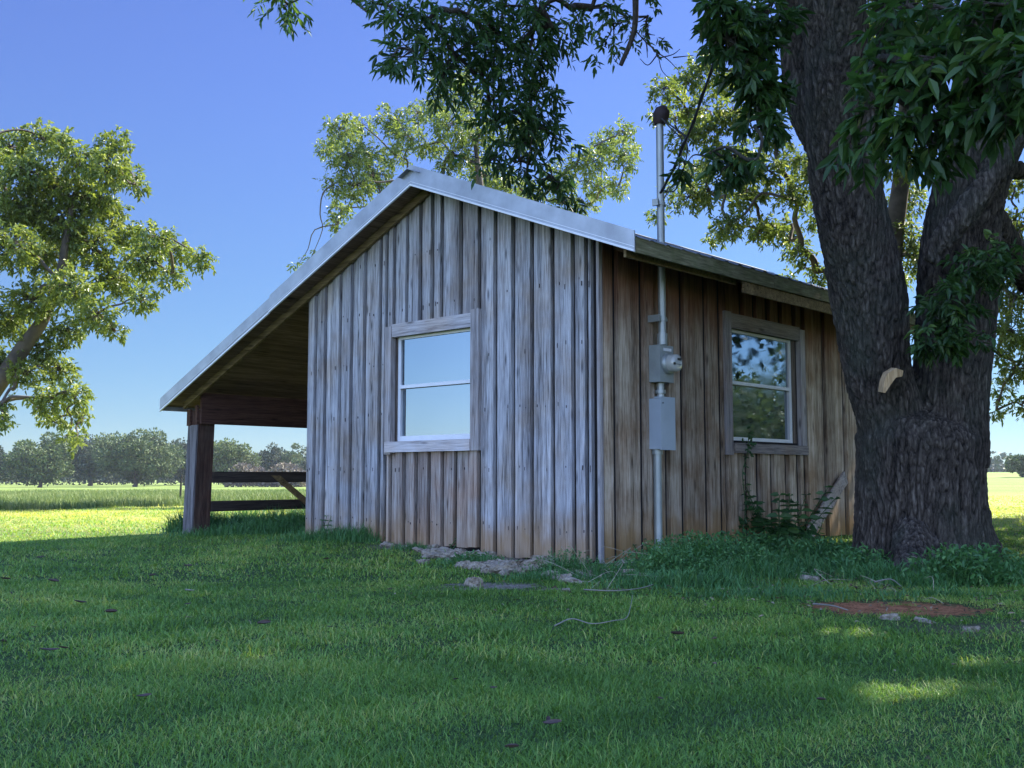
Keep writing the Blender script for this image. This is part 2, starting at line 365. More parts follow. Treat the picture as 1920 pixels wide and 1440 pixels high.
ty_ = m.math('ADD', m.math('MULTIPLY', dx, float(EG[0])), m.math('MULTIPLY', dy, float(EG[1]))); ts_ = m.math('ADD', m.math('MULTIPLY', dx, float(ES[0])), m.math('MULTIPLY', dy, float(ES[1])))
st_ = m.math('MULTIPLY', m.math('MULTIPLY', m.smooth(ty_, -.15, .3), m.smooth(ty_, 2.8, 2.2)), m.math('MULTIPLY', m.smooth(ts_, -.55, -.30), m.smooth(ts_, .2, .1)))
col = m.mix(st_, col, m.mix(m.ramp(nn, [(.38, 0.), (.62, 1.)]), (.07, .05, .035), (.30, .25, .19))); col = m.mix(m.math('MULTIPLY', mell(DARK, .6, .2, .5, 1.2), .8), col, (.05, .035, .028))
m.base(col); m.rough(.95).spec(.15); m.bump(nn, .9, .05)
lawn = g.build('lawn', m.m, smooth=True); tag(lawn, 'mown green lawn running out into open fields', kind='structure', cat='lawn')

def blades(mb, P, hgt_, wid, lean, rnd, curl=.6):
    n = len(P); th = rng.uniform(0, 2 * pi, n); lz = lean
    D = np.stack([np.cos(th) * np.sin(lz), np.sin(th) * np.sin(lz), np.cos(lz)], -1)
    D2 = nrm(D + np.stack([np.cos(th), np.sin(th), np.zeros(n)], -1) * (curl * rng.uniform(.2, 1.2, n))[:, None] - np.array([0, 0, .25 * curl]))
    tw = th + rng.uniform(.9, 2.2, n); Sd = np.stack([np.cos(tw), np.sin(tw), np.zeros(n)], -1) * (wid / 2)[:, None]
    M1 = P + D * (hgt_ * .55)[:, None]; T = M1 + D2 * (hgt_ * .5)[:, None]
    T[:, 2] = np.maximum(T[:, 2], P[:, 2] + .004)
    V = np.stack([P - Sd, P + Sd, M1 + Sd * .8, M1 - Sd * .8, T], 1).reshape(-1, 3)
    b = np.arange(n)[:, None] * 5
    mb.v.append(V); mb.a.append(np.repeat(rnd, 5)); mb.f.append(b + np.array([[0, 1, 2, 3]]) + mb.n); mb.f.append(b + np.array([[3, 2, 4]]) + mb.n); mb.n += len(V)

TRUNKXY = atY(1725, 1000, 8.65)[:2]
def free(x, y, margin=.0):
    ty = (x - C0[0]) * EG[0] + (y - C0[1]) * EG[1]; ts = (x - C0[0]) * ES[0] + (y - C0[1]) * ES[1]
    inside = (ty > -.0) & (ty < 4.0) & (ts > .0) & (ts < 6)
    tr = np.hypot(x - TRUNKXY[0], y - TRUNKXY[1]) < .48
    return ~(inside | tr)
def mead(x):  # depth where the unmown grass begins
    return np.interp(x, [-40, -10.3, -8.0, -5.9, 0, 3], [20, 23.5, 28, 33, 40, 200])
gb = MB()
for d0, d1, n, hh, ww in ((2.1, 4.2, 260000, .027, .0026), (4.2, 7.5, 260000, .030, .0042), (7.5, 13, 180000, .035, .007), (13, 26, 130000, .045, .014), (26, 42, 40000, .045, .026)):
    d = np.sqrt(rng.uniform(d0 ** 2, d1 ** 2, n)); x = d * rng.uniform(-.53, .53, n) + rng.uniform(-.8, .8, n); y = d
    cl = .5 + .5 * np.sin(x * 5.1 + 2 * np.sin(y * 3.3)) * np.sin(y * 4.7 + 2 * np.sin(x * 2.9))
    ok = free(x, y) & (patches(x, y) < rng.uniform(.05, .55, n)) & (y < mead(x) + 1) & (rng.random(n) < .55 + .5 * cl)
    x = x[ok]; y = y[ok]; n = len(x); cl = cl[ok]
    big = .5 + .5 * np.sin(x * .9 + 1.3 * np.sin(y * .7)) * np.sin(y * 1.1 + .5)
    rnd = np.clip(rng.normal(.40, .2 if d1 < 14 else .09, n) + .30 * (big - .5) + .22 * (np.sin(x * 3.7 + np.sin(y * 2.9) * 2) * np.sin(y * 3.1 + 1) - .1) + (rng.random(n) < .05) * .5 + .42 * sstep(12, 20, y) + .45 * (rng.random(n) < .14) * (np.sin(x * 1.9 + 1.7 * np.sin(y * 1.3)) * np.sin(y * 2.3 + .6) > .35), 0, 1)  # blades turn paler and yellower with depth: sunlit look put into their colour
    blades(gb, np.stack([x, y, hgt(x, y) - .004], -1), hh * rng.uniform(.6, 1.45, n) * (.7 + .55 * cl) * (1 + 1.1 * (rng.random(n) < .03)), ww * rng.uniform(.7, 1.3, n), rng.uniform(.25, 1.4, n), rnd, 1.0)
tag(gb.build('grass', BLADE), 'short mown grass blades covering the lawn', 'grass', kind='stuff')

# meadow beyond the mown lawn
mb = MB(); n = 120000
x = rng.uniform(-24, 1.5, n); u = rng.random(n) ** 1.6; y = mead(x) + u * 34
ok = np.abs(x / y) < .62; x = x[ok]; y = y[ok]; u = u[ok]; n = len(x)
cl = .5 + .5 * np.sin(x * 1.1 + np.sin(y * .8)) * np.sin(y * .9 + 1)
hh = rng.uniform(.09, .29, n) * (.75 + .5 * cl) * (1 - .35 * u)
blades(mb, np.stack([x, y, hgt(x, y) - .01], -1), hh, rng.uniform(.008, .022, n), rng.uniform(.02, .6, n), np.clip(rng.normal(.42, .2, n) + .35 * (hh - .3) + .22 * np.sin(x * .9 + 2 * np.sin(y * .5)) * np.sin(y * .7 + x * .3), 0, 1), .35)
tag(mb.build('meadow_grass', MEADOW), 'tall unmown meadow grass with pale seed heads beyond the mown lawn', 'meadow grass', kind='stuff')

# ------------------------------------------------------------------ shed  (local axes: x = s into depth, y = t along the gable, z up)
shed = empty('wooden_shed', C0, ANG)
tag(shed, 'weathered grey board and batten shed with open lean-to porch on its left', 'shed')
TR_, ZR = 2.02, 3.545                         # ridge (underside of the deck)
SR, SL = .389, .431
def under(t):                                  # deck underside over t
    return ZR - SR * (TR_ - t) if t < TR_ else ZR - SL * (t - TR_)
def plank_g(mb, t0, t1, z0, z1, d, s0=0., jz=0.):      # plank on the gable: outer face at s=-d ; z1 None = up to the roof
    a, b = (under(t0) - .02, under(t1) - .02) if z1 is None else (z1, z1)
    sk = random.uniform(-.003, .003); d0 = d + random.uniform(-.003, .003); d1 = d + random.uniform(-.002, .006)
    r = random.random()
    zs = [z0 + jz]; 
    V = [(s0, t0, zs[0]), (s0, t1, zs[0]), (-d1, t1 + sk, zs[0]), (-d1, t0 + sk, zs[0]), (s0, t0, a), (s0, t1, b), (-d0, t1, b), (-d0, t0, a)]
    mb.add(V, [(0, 1, 2, 3), (7, 6, 5, 4), (3, 2, 6, 7), (2, 1, 5, 6), (1, 0, 4, 5), (0, 3, 7, 4)], r)
def plank_s(mb, s0, s1, z0, z1, d, t0=0., jz=0.):
    sk = random.uniform(-.003, .003); d0 = d + random.uniform(-.003, .003); d1 = d + random.uniform(-.002, .006); r = random.random()
    V = [(s0 + sk, -d1, z0 + jz), (s1 + sk, -d1, z0 + jz), (s1, t0, z0 + jz), (s0, t0, z0 + jz), (s0, -d0, z1), (s1, -d0, z1), (s1, t0, z1), (s0, t0, z1)]
    mb.add(V, [(3, 2, 1, 0), (4, 5, 6, 7), (0, 1, 5, 4), (1, 2, 6, 5), (2, 3, 7, 6), (3, 0, 4, 7)], r)
GAP = .034
W1 = (1.345, 2.655, .965, 2.24)
NAILS = []
def gable_run(mb, lines, z0, z1, only=None):
    for a, b in zip(lines[:-1], lines[1:]):
        lo, hi = min(a, b), max(a, b)
        if only and not only((lo + hi) / 2): continue
        w_ = hi - lo; k = random.uniform(.42, .62); jz = random.uniform(-.03, .03) if z0 < .5 else 0
        zr = z1; tp = [(lo, hi)]
        if z1 is None and lo < TR_ < hi: tp = [(lo, TR_), (TR_, hi)]
        rr_ = random.getstate()
        for (p, q) in tp:
            cut = lo + GAP + (w_ - GAP) * k
            random.setstate(rr_)
            if p < cut:
                plank_g(mb, max(p, lo + GAP), min(q, cut), z0, zr, .042, jz=jz)
                for zn in (.28, .80, 1.34, 1.86, 2.38, 2.9):
                    tn = (max(p, lo + GAP) + min(q, cut)) / 2
                    if z0 + .05 < zn < (z1 or under(tn)) - .12: NAILS.append((tn + random.uniform(-.012, .012), zn + random.uniform(-.02, .02)))
            if q > cut and q - cut > .05:
                for zn in (.30, .82, 1.36, 1.88, 2.40):
                    tn = (max(p, cut) + q) / 2
                    if z0 + .05 < zn < (z1 or under(tn)) - .12 and random.random() < .75: NAILS.append((tn + random.uniform(-.02, .02), zn + random.uniform(-.02, .02), .024))
            if q > cut: plank_g(mb, max(p, cut), q, z0, zr, .024, jz=jz - .01)
gl = [G(u, 750)[0] for u in (1127, 1108, 1083, 1044, 1005, 970, 936)]
left_l = [G(u, 750)[0] for u in (718, 689, 664.5, 643, 615, 597, 583.5)]
gw = MB()
gable_run(gw, [.012] + gl[1:] + [W1[0] - .0], .03, None)
gable_run(gw, [W1[1]] + left_l[0:0] + [G(718, 750)[0] if G(718, 750)[0] > W1[1] + .05 else W1[1] + .12] + left_l[1:-1] + [3.97], .06, None)
above = [W1[0]] + [G(u, 560)[0] for u in (871, 835, 817.5, 794.6, 770, 746)] + [W1[1]]
gable_run(gw, above, W1[3] - .02, None)
sheath = MB()
def sheath_g(t0, t1, z0, z1):
    pts = [(0, t0, z0), (0, t1, z0)]
    if z1 is None:
        pts += [(0, t1, under(t1) - .03)] + ([(0, TR_, under(TR_) - .03)] if t0 < TR_ < t1 else []) + [(0, t0, under(t0) - .03)]
    else: pts += [(0, t1, z1), (0, t0, z1)]
    sheath.prism(pts, (.03, 0, 0))
sheath_g(.03, 1.45, 0, None); sheath_g(2.56, 3.97, 0, None); sheath_g(1.45, 2.56, 0, 1.07); sheath_g(1.45, 2.56, 2.12, None)
gw.build('wall', W_GABLE, shed)['label'] = 'silvery grey board and batten gable wall'
pw = MB()
below = [W1[0]] + [G(u, 930)[0] for u in (861, 836, 811, 786, 764, 738)] + [W1[1]]
gable_run(pw, below, .06, W1[2] + .01)
pw.build('wall_panel', W_PANEL, shed)['label'] = 'browner boards below the gable window'
nm = MB()
for q_ in NAILS:
    if random.random() < .35: continue
    d_ = (q_[2] if len(q_) > 2 else .042) + .0052; L_ = random.uniform(.008, .055) * random.random() ** .5; w_ = random.uniform(.003, .0065)
    nm.bx(-d_ - .0012, -d_ + .006, q_[0] - w_ / 2, q_[0] + w_ / 2, q_[1] - L_, q_[1] + .006, random.random())
nm_o = nm.build('nail_marks', plain('rusted_nail_streaks', (.055, .045, .045), .9, 0, .4, 30), shed); nm_o['kind'] = 'stuff'
# side wall
ZE = under(0) - .03
W2 = (1.91, 3.53, .965, 2.33)
sw = MB()
GS = .042
def side_run(mb, lines, z0, z1):
    for a, b in zip(lines[:-1], lines[1:]):
        w_ = b - a; k = random.uniform(.45, .65); jz = random.uniform(-.03, .03) if z0 < .5 else 0; cut = b - GAP - (w_ - GAP) * k
        if w_ > .3:
            q = a + w_ * .5; plank_s(mb, a + GS, q, z0, z1, .042, jz=jz); plank_s(mb, q + .02, b, z0, z1, .012, jz=jz)
        else:
            cut = a + GS + (w_ - GS) * k; plank_s(mb, a + GS, cut, z0, z1, .040, jz=jz); plank_s(mb, cut, b, z0, z1, .010, jz=jz)
sl = [S(u, 712)[0] for u in (1147, 1197, 1242, 1273, 1317, 1345)]
side_run(sw, [-.02] + sl + [W2[0]], .03, ZE)
side_run(sw, [W2[1], S(1539, 712)[0], S(1576, 712)[0], 5.05, 5.35, 5.7, 6.0], .08, ZE)
side_run(sw, [W2[0] + .02] + [S(u, 900)[0] for u in (1395, 1416, 1442, 1470, 1492)] + [W2[1]], .08, W2[2] + .01)
side_run(sw, [W2[0]] + [S(u, 570)[0] for u in (1383, 1408, 1433, 1456, 1481)] + [W2[1]], W2[3] - .02, ZE)
sheath.bx(0, 2.03, 0, .03, 0, ZE); sheath.bx(3.42, 6, 0, .03, 0, ZE); sheath.bx(2.03, 3.42, 0, .03, 0, 1.08); sheath.bx(2.03, 3.42, 0, .03, 2.18, ZE)
sheath.bx(.03, 6, 3.94, 3.97, 0, under(3.97) - .03)
sheath.prism([(5.97, .03, 0), (5.97, 3.94, 0), (5.97, 3.94, under(3.94) - .03), (5.97, TR_, under(TR_) - .03), (5.97, .03, under(.03) - .03)], (.03, 0, 0))
sheath.build('backing_boards', W_GAP, shed)
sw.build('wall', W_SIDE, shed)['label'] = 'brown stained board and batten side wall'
cb = MB(); cb.bx(-.047, -.002, -.047, -.018, .02, under(0) + .0, .3); cb.build('corner_board', W_TRIMZ, shed)
bk = MB()
for k in range(30): bk.bx(.05 + k * .2, .05 + k * .2 + .185, 3.972, 3.995, .03, under(3.99) - .03, random.random())
for k in range(20):
    t0 = k * .2; bk.bx(6.002, 6.025, t0, t0 + .185, .03, min(under(t0), under(t0 + .185)) - .03, random.random())
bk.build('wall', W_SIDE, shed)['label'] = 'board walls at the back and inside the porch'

# windows
def window_gable():
    t0, t1, z0, z1 = W1
    wnd = empty('window'); wnd.parent = shed; wnd['label'] = 'window in the grey gable wall mirroring clear blue sky'
    f = MB(); f.bx(-.062, -.002, t0, t0 + .105, z0 + .0, z1 + .03, .2); f.build('casing', W_TRIMZ, wnd)
    f = MB(); f.bx(-.062, -.002, t1 - .095, t1, z0 - .02, z1 - .02, .7); f.build('casing', W_TRIMZ, wnd)
    f = MB(); f.bx(-.056, -.002, t0 + .107, t1 - .097, z1 - .13, z1, .4); f.build('casing', W_TRIM, wnd)
    f = MB(); f.box((-.078, t0 + .10, z0), (.076, 0, 0), (0, t1 - t0 - .125, 0), (0, 0, .105), .9); f.build('sill', W_TRIM, wnd)
    q = MB(); a, b = 1.45, 2.56
    q.bx(.012, .07, a, a + .028, 1.075, 2.12); q.bx(.012, .07, b - .065, b - .025, 1.075, 2.12)
    q.bx(.012, .07, a + .028, b - .065, 1.075, 1.125); q.bx(.012, .07, a + .028, b - .065, 2.085, 2.12); q.bx(-.002, .06, a + .028, b - .065, 1.595, 1.628)
    q.build('sash', WHITE, wnd)
    q = MB(); q.bx(.040, .048, a + .03, b - .067, 1.126, 1.594, .3); q.bx(.028, .034, a + .03, b - .067, 1.629, 2.084, .6); q.build('pane', GLASS, wnd)
    q = MB(); q.bx(.003, .12, b - .024, b + .01, 1.07, 2.13); q.bx(.10, .12, a - .02, b, 1.0, 2.2); q.build('jamb', W_JAMB, wnd)
def window_side():
    s0, s1, z0, z1 = W2
    wnd = empty('window'); wnd.parent = shed; wnd['label'] = 'window in the brown side wall mirroring dark foliage'
    f = MB(); f.bx(s0, s0 + .115, -.062, -.002, z0 - .03, z1, .15); f.build('casing', W_TRIMZ, wnd)
    f = MB(); f.bx(s1 - .10, s1, -.062, -.002, z0 + .09, z1 - .03, .6); f.build('casing', W_TRIMZ, wnd)
    f = MB(); f.bx(s0 + .117, s1 - .102, -.055, -.002, z1 - .155, z1 - .01, .35); f.build('casing', W_TRIMX, wnd)
    f = MB(); f.bx(s0 + .14, s1 + .01, -.07, -.002, z0 - .01, z0 + .088, .95); f.build('sill', W_TRIMX, wnd)
    q = MB(); a, b = 2.03, 3.42
    q.bx(a, a + .025, .012, .07, 1.075, 2.18); q.bx(b - .13, b - .075, .012, .07, 1.075, 2.18)
    q.bx(a + .025, b - .13, .012, .07, 1.075, 1.115); q.bx(a + .025, b - .13, .012, .07, 2.15, 2.18); q.bx(a + .025, b - .13, -.002, .06, 1.632, 1.665)
    q.build('sash', WHITE, wnd)
    q = MB(); q.bx(a + .027, b - .132, .040, .048, 1.116, 1.631, .3); q.bx(a + .027, b - .132, .028, .034, 1.666, 2.149, .6); q.build('pane', GLASS, wnd)
    q = MB(); q.bx(b - .074, b + .01, .003, .12, 1.06, 2.19); q.bx(a - .02, b, .10, .12, 1.0, 2.2); q.build('jamb', W_JAMB, wnd)
window_gable(); window_side()

# roof
S0, S1 = -.30, 6.45
TE, TL = -.58, 6.585
roofo = MB()
def slope_pts(ta, tb, n, off): return [(t, under(t) + off) for t in np.linspace(ta, tb, n)]
def metal_sheet(mb, ta, tb, off):
    ns = int((S1 - S0) / .019); ss = np.linspace(S0 + .012, S1, ns); nt = 14; tt = np.linspace(ta, tb, nt)
    rib = .014 * np.clip(np.cos((ss - S0) * 2 * pi / .225) * 2.2 - 1.0, 0, 1.)
    T, Sg = np.meshgrid(tt, ss, indexing='ij'); Z = np.array([under(t) for t in tt])[:, None] + off + rib[None, :] + .006 * np.sin(T * 3 + Sg * 1.7)
    V = np.stack([Sg, T, Z], -1).reshape(-1, 3); i = np.arange(nt - 1)[:, None] * ns; j = np.arange(ns - 1)[None, :]
    mb.add(V, np.stack([i + j, i + ns + j, i + ns + j + 1, i + j + 1], -1).reshape(-1, 4), .4)
metal_sheet(roofo, TE - .03, TR_, .075); metal_sheet(roofo, TR_, TL + .02, .075)
roof = roofo.build('roof', MET_ROOF, shed)
dk = MB(); t = TR_ - .002
while t > TE:
    a = max(TE, t - random.uniform(.13, .19)); dk.prism([(S0 + .03, t - .004, under(t - .004)), (S0 + .03, a, under(a)), (S0 + .03, a, under(a) + .03), (S0 + .03, t - .004, under(t - .004) + .03)], (S1 - S0 - .05, 0, 0), random.random()); t = a
t = TR_ + .002
while t < TL - .02:
    a = min(TL - .02, t + random.uniform(.13, .30)); dz = random.uniform(0, .006)
    dk.prism([(S0 + .03, a - .004, under(a - .004) + dz), (S0 + .03, t, under(t) + dz), (S0 + .03, t, under(t) + .03), (S0 + .03, a - .004, under(a - .004) + .03)], (S1 - S0 - .05, 0, 0), random.random()); t = a
dk.build('roof_deck', W_DECK, roof)
cap = MB()
for sg, sl_ in ((-1, SR), (1, -SL)):
    d = .13 * sg; z0 = under(TR_) + .112
    cap.prism([(S0 - .055, TR_, z0), (S0 - .055, TR_ + d, z0 - abs(sl_) * .13 - .004), (S0 - .055, TR_ + d, z0 - abs(sl_) * .13 - .009), (S0 - .055, TR_, z0 - .006)], (S1 - S0 + .1, 0, 0))
cap.build('ridge_cap', MET_ROOF, roof)
rt = MB()
def rake(ta, tb, h0, h1, drop, s_, th=.012):
    za, zb = under(ta), under(tb)
    V = [(s_, ta, za + drop), (s_, tb, zb + drop), (s_, tb, zb + drop + h1), (s_, ta, za + drop + h0)]
    rt.prism(V, (th, 0, 0))
rake(TE - .02, TR_, .155, .190, -.030, S0 - .004)
rake(TR_, 4.31, .190, .178, -.030, S0 - .004); rake(4.31, TL, .160, .150, -.035, S0 - .001)
rt.build('rake_trim', MET_TRIM, roof)
rt = MB(); rake(TE - .02, TR_, .018, .018, -.046, S0 - .014, .02); rake(TR_, 4.31, .018, .018, -.046, S0 - .014, .02); rake(4.31, TL, .018, .018, -.052, S0 - .011, .02)
rake(TE - .02, TR_, .005, .005, -.008, S0 - .0075, .005); rake(TR_, TL, .005, .005, -.008, S0 - .0075, .005)
rt.build('drip_lip', WHITE, roof)
rt = MB(); rt.prism([(S0, TL, under(TL) - .04), (S0, TL + .012, under(TL) - .04), (S0, TL + .012, under(TL) + .10), (S0, TL, under(TL) + .10)], (S1 - S0, 0, 0)); rt.build('eave_trim', MET_TRIM, roof)
fs = MB()
for k, (a, b) in enumerate([(S0 + .02, 1.9), (1.905, 4.1), (4.105, S1)]):
    fs.bx(a, b, TE - .02, TE + .004, under(TE) - .055 + (k % 2) * .004, under(TE) + .07, .2 + .3 * k)
fs.build('fascia', W_MOSS, roof)
fs = MB(); fs.bx(S0 + .05, 1.42, TE + .10, TE + .125, under(TE) - .07, under(TE) + .02, .1); fs.bx(1.40, S1, TE + .008, TE + .030, under(TE) - .155, under(TE) - .056, .6)
fs.build('sub_fascia', W_RAFT, roof)
for k in range(11):
    s = .15 + k * .6; rf = MB()
    rf.prism([(s, TE + .13, under(TE + .13) - .09), (s, -.05, under(-.05) - .09), (s, -.05, under(-.05) - .001), (s, TE + .13, under(TE + .13) - .001)], (.04, 0, 0), random.random())
    rf.build('rafter_tail', W_DECK, roof)
rf = MB()
for ta, tb in ((TR_, 6.42), (TR_ - .001, -.02)):
    hgt2 = .085 if tb > 0 else .055
    rf.prism([(-.082, ta, under(ta) - hgt2), (-.082, tb, under(tb) - hgt2), (-.082, tb, under(tb) - .001), (-.082, ta, under(ta) - .001)], (.034, 0, 0), .4)
rf.build('barge_rafter', W_RAFT, roof)
# porch frame
def post(s, lean, lab=None):
    p = MB(); t0, t1 = 6.25, 6.46
    zt = under(6.46) - .09
    V = [(s, t0, 0), (s + .22, t0, 0), (s + .22, t1, 0), (s, t1, 0), (s, t0 - lean, zt), (s + .22, t0 - lean, zt), (s + .22, t1 - lean, zt), (s, t1 - lean, zt)]
    p.add(V, [(0, 3, 2, 1), (4, 5, 6, 7), (0, 1, 5, 4), (1, 2, 6, 5), (2, 3, 7, 6), (3, 0, 4, 7)], random.random())
    o = p.build('post', W_POST, shed)
    q = MB(); V = [(s - .022, t0 + .012, .0), (s - .002, t0 + .012, .0), (s - .002, t1 + .006, 0), (s - .022, t1 + .006, 0), (s - .022, t0 + .012 - lean, 1.36), (s - .002, t0 + .012 - lean, 1.36), (s - .002, t1 + .006 - lean, 1.36), (s - .022, t1 + .006 - lean, 1.36)]
    q.add(V, [(0, 3, 2, 1), (4, 5, 6, 7), (0, 1, 5, 4), (1, 2, 6, 5), (2, 3, 7, 6), (3, 0, 4, 7)], .3); q.build('facing_board', W_FACE, o); return o
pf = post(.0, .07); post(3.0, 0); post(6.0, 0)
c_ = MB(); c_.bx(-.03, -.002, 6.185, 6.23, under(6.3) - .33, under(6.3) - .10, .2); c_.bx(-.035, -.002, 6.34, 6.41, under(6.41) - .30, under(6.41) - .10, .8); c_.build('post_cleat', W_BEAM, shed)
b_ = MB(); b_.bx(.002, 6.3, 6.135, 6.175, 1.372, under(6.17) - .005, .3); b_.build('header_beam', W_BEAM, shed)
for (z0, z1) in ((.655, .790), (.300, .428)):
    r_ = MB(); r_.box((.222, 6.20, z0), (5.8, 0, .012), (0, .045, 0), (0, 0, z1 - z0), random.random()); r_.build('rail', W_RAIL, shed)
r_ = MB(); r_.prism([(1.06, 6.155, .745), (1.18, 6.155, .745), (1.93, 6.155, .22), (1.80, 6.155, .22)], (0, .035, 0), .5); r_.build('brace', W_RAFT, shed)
# leaning board on the side wall
lb = MB(); a = loc2w(3.44, -.13, .06); b = loc2w(4.40, -.10, .66); d = b - a; up = nrm(np.cross(EG, nrm(d)));
if up[2] < 0: up = -up
lb.box(a, d, up * .15, EG * .022, .5); tag(lb.build('loose_board', W_TRIMX), 'loose grey board leaning diagonally against the side wall by the tree', 'board')

# ------------------------------------------------------------------ electric service on the side wall
def cyl(mb, p0, p1, r, seg=20, rnd=.5): mb.tube([p0, p1], r, seg, rnd)
PX = .745
mast = empty('service_mast', loc2w(PX, -.13, 1.88), ANG); tag(mast, 'tall galvanised conduit mast rising through the eave to a dark weatherhead', 'conduit mast')
ztop = S(1231, 225, -.13)[1]; zo = 1.88
p = MB(); cyl(p, (0, 0, .10), (0, 0, ztop - zo), .034, 24); p.build('pipe', MET_GALV, mast, True)
p = MB(); cyl(p, (0, 0, .0), (0, 0, .10), .045, 24); p.build('hub', MET_GALV, mast, True)
p = MB(); n_ = 12; hp = [(0, 0, ztop - zo - .03), (0, 0, ztop - zo + .0), (.005, -.012, ztop - zo + .05), (.01, -.03, ztop - zo + .10), (.015, -.045, ztop - zo + .135)]
p.tube(hp, [.05, .062, .074, .066, .02], 18); p.build('weatherhead', RUST, mast, True)
for zc, mt in ((.23, 'clamp'), (S(1225, 378, -.13)[1] - zo, 'clamp')):
    p = MB(); p.tube([(0, 0, zc - .015), (0, 0, zc + .015)], .042, 20); p.bx(-.085, .085, .0, .012, zc - .012, zc + .012); p.bx(-.09, -.07, -.03, .12 if zc < .5 else .03, zc - .03, zc + .03)
    p.build('clamp', MET_GALV, mast)
meter = empty('electric_meter', loc2w(PX + .02, -.16, 1.55), ANG); tag(meter, 'grey electric meter socket with round glass meter on the side wall', 'electric meter')
p = MB(); p.bx(-.105, .105, 0, .115, 0, .325); o = p.build('socket_box', MET_BOX2, meter)
p = MB(); p.bx(-.05, .07, -.004, .0, .275, .30); p.build('label_plate', WHITE, meter)
def lathe(mb, prof, axis_o, n=32, rnd=.5):   # revolve (r, y) around the local y axis
    ph = np.arange(n) * 2 * pi / n; V = []
    for r_, y_ in prof: V += [(axis_o[0] + r_ * cos(a), axis_o[1] + y_, axis_o[2] + r_ * sin(a)) for a in ph]
    F_ = [(i * n + j, i * n + (j + 1) % n, (i + 1) * n + (j + 1) % n, (i + 1) * n + j) for i in range(len(prof) - 1) for j in range(n)]
    mb.add(V, F_ + [tuple((len(prof) - 1) * n + j for j in range(n))], rnd)
p = MB(); lathe(p, [(.092, .0), (.092, -.03), (.086, -.034)], (.012, -.001, .165)); p.build('ring', MET_GALV, meter, True)
p = MB(); lathe(p, [(.078, -.03), (.078, -.085), (.072, -.108), (.046, -.114), (.0005, -.116)], (.012, -.001, .165)); dm = p.build('meter_dial', dome().m if hasattr(dome(), 'm') else dome(), meter, True)
p = MB(); p.bx(-.003, .052, -.1185, -.110, .185, .205); p.bx(-.058, -.035, -.1180, -.108, .145, .165); p.bx(-.033, .047, -.1185, -.112, .150, .154); p.build('display', BLACK, meter)
brk = empty('breaker_box', loc2w(PX + .02, -.15, .965), ANG); tag(brk, 'tall pale grey breaker box below the meter with conduit running to the ground', 'breaker box')
p = MB(); p.bx(-.105, .105, 0, .11, 0, .44); p.build('enclosure', MET_BOX, brk)
p = MB(); p.bx(-.110, .110, -.018, -.002, -.008, .455); p.bx(-.110, .110, -.002, .05, .442, .456); p.build('cover', MET_BOX, brk)
p = MB(); cyl(p, (0, .06, .456), (0, .06, .585), .034, 20); cyl(p, (0, .06, .49), (0, .06, .52), .048, 8); p.build('nipple', MET_GALV, brk, True)
p = MB(); cyl(p, (-.045, .07, 0), (-.045, .07, -.95), .036, 22); cyl(p, (-.045, .07, -.0), (-.045, .07, -.045), .048, 12); p.build('conduit', MET_GALV, brk, True)
p = MB(); p.tube([(-.08, -.024, .40), (-.08, -.018, .40)], .006, 8); p.build('latch', BLACK, brk)
# service cable
mp = loc2w(PX, -.13, 0)
a = atY(1238, 362, mp[1] - .03); pts = [a, atY(1262, 318, 9.1), atY(1300, 228, 8.6), atY(1340, 110, 7.9), atY(1366, 0, 7.1), atY(1385, -120, 6.2), atY(1400, -300, 5.2)]
def smooth_pts(P, n=8):
    P = np.array(P, float); t = np.arange(len(P)); tt = np.linspace(0, len(P) - 1, (len(P) - 1) * n + 1); out = []
    Pp = np.vstack([2 * P[0] - P[1], P, 2 * P[-1] - P[-2]])
    for q in tt:
        i_ = min(int(q), len(P) - 2); f = q - i_; p0, p1, p2, p3 = Pp[i_:i_ + 4]
        out.append(.5 * ((2 * p1) + (-p0 + p2) * f + (2 * p0 - 5 * p1 + 4 * p2 - p3) * f * f + (-p0 + 3 * p1 - 3 * p2 + p3) * f ** 3))
    return np.array(out)
cable = MB(); sp = smooth_pts(pts, 8); cable.tube(sp, .011, 7)
sp2 = sp + np.array([.012 * np.sin(np.arange(len(sp)) * .9), .012 * np.cos(np.arange(len(sp)) * .9), np.zeros(len(sp))]).T; cable.tube(sp2, .008, 6)
wh = atY(1240, 222, mp[1] - .08)
for q in ([(1262, 238, 9.2), (1280, 250, 9.0), (1292, 262, 8.9)], [(1262, 245, 9.2), (1278, 262, 9.1), (1276, 300, 9.1), (1272, 318, 9.05)], [(1264, 240, 9.2), (1284, 258, 9.1), (1288, 290, 8.9), (1270, 350, 9.2), (1256, 360, 9.3), (1242, 356, 9.32)]):
    cable.tube(smooth_pts([wh] + [atY(*w_) for w_ in q], 5), .006, 6)
tag(cable.build('service_cable', BLACK, None, True), 'black twisted service cable dropping from above right to the conduit mast', 'cable')

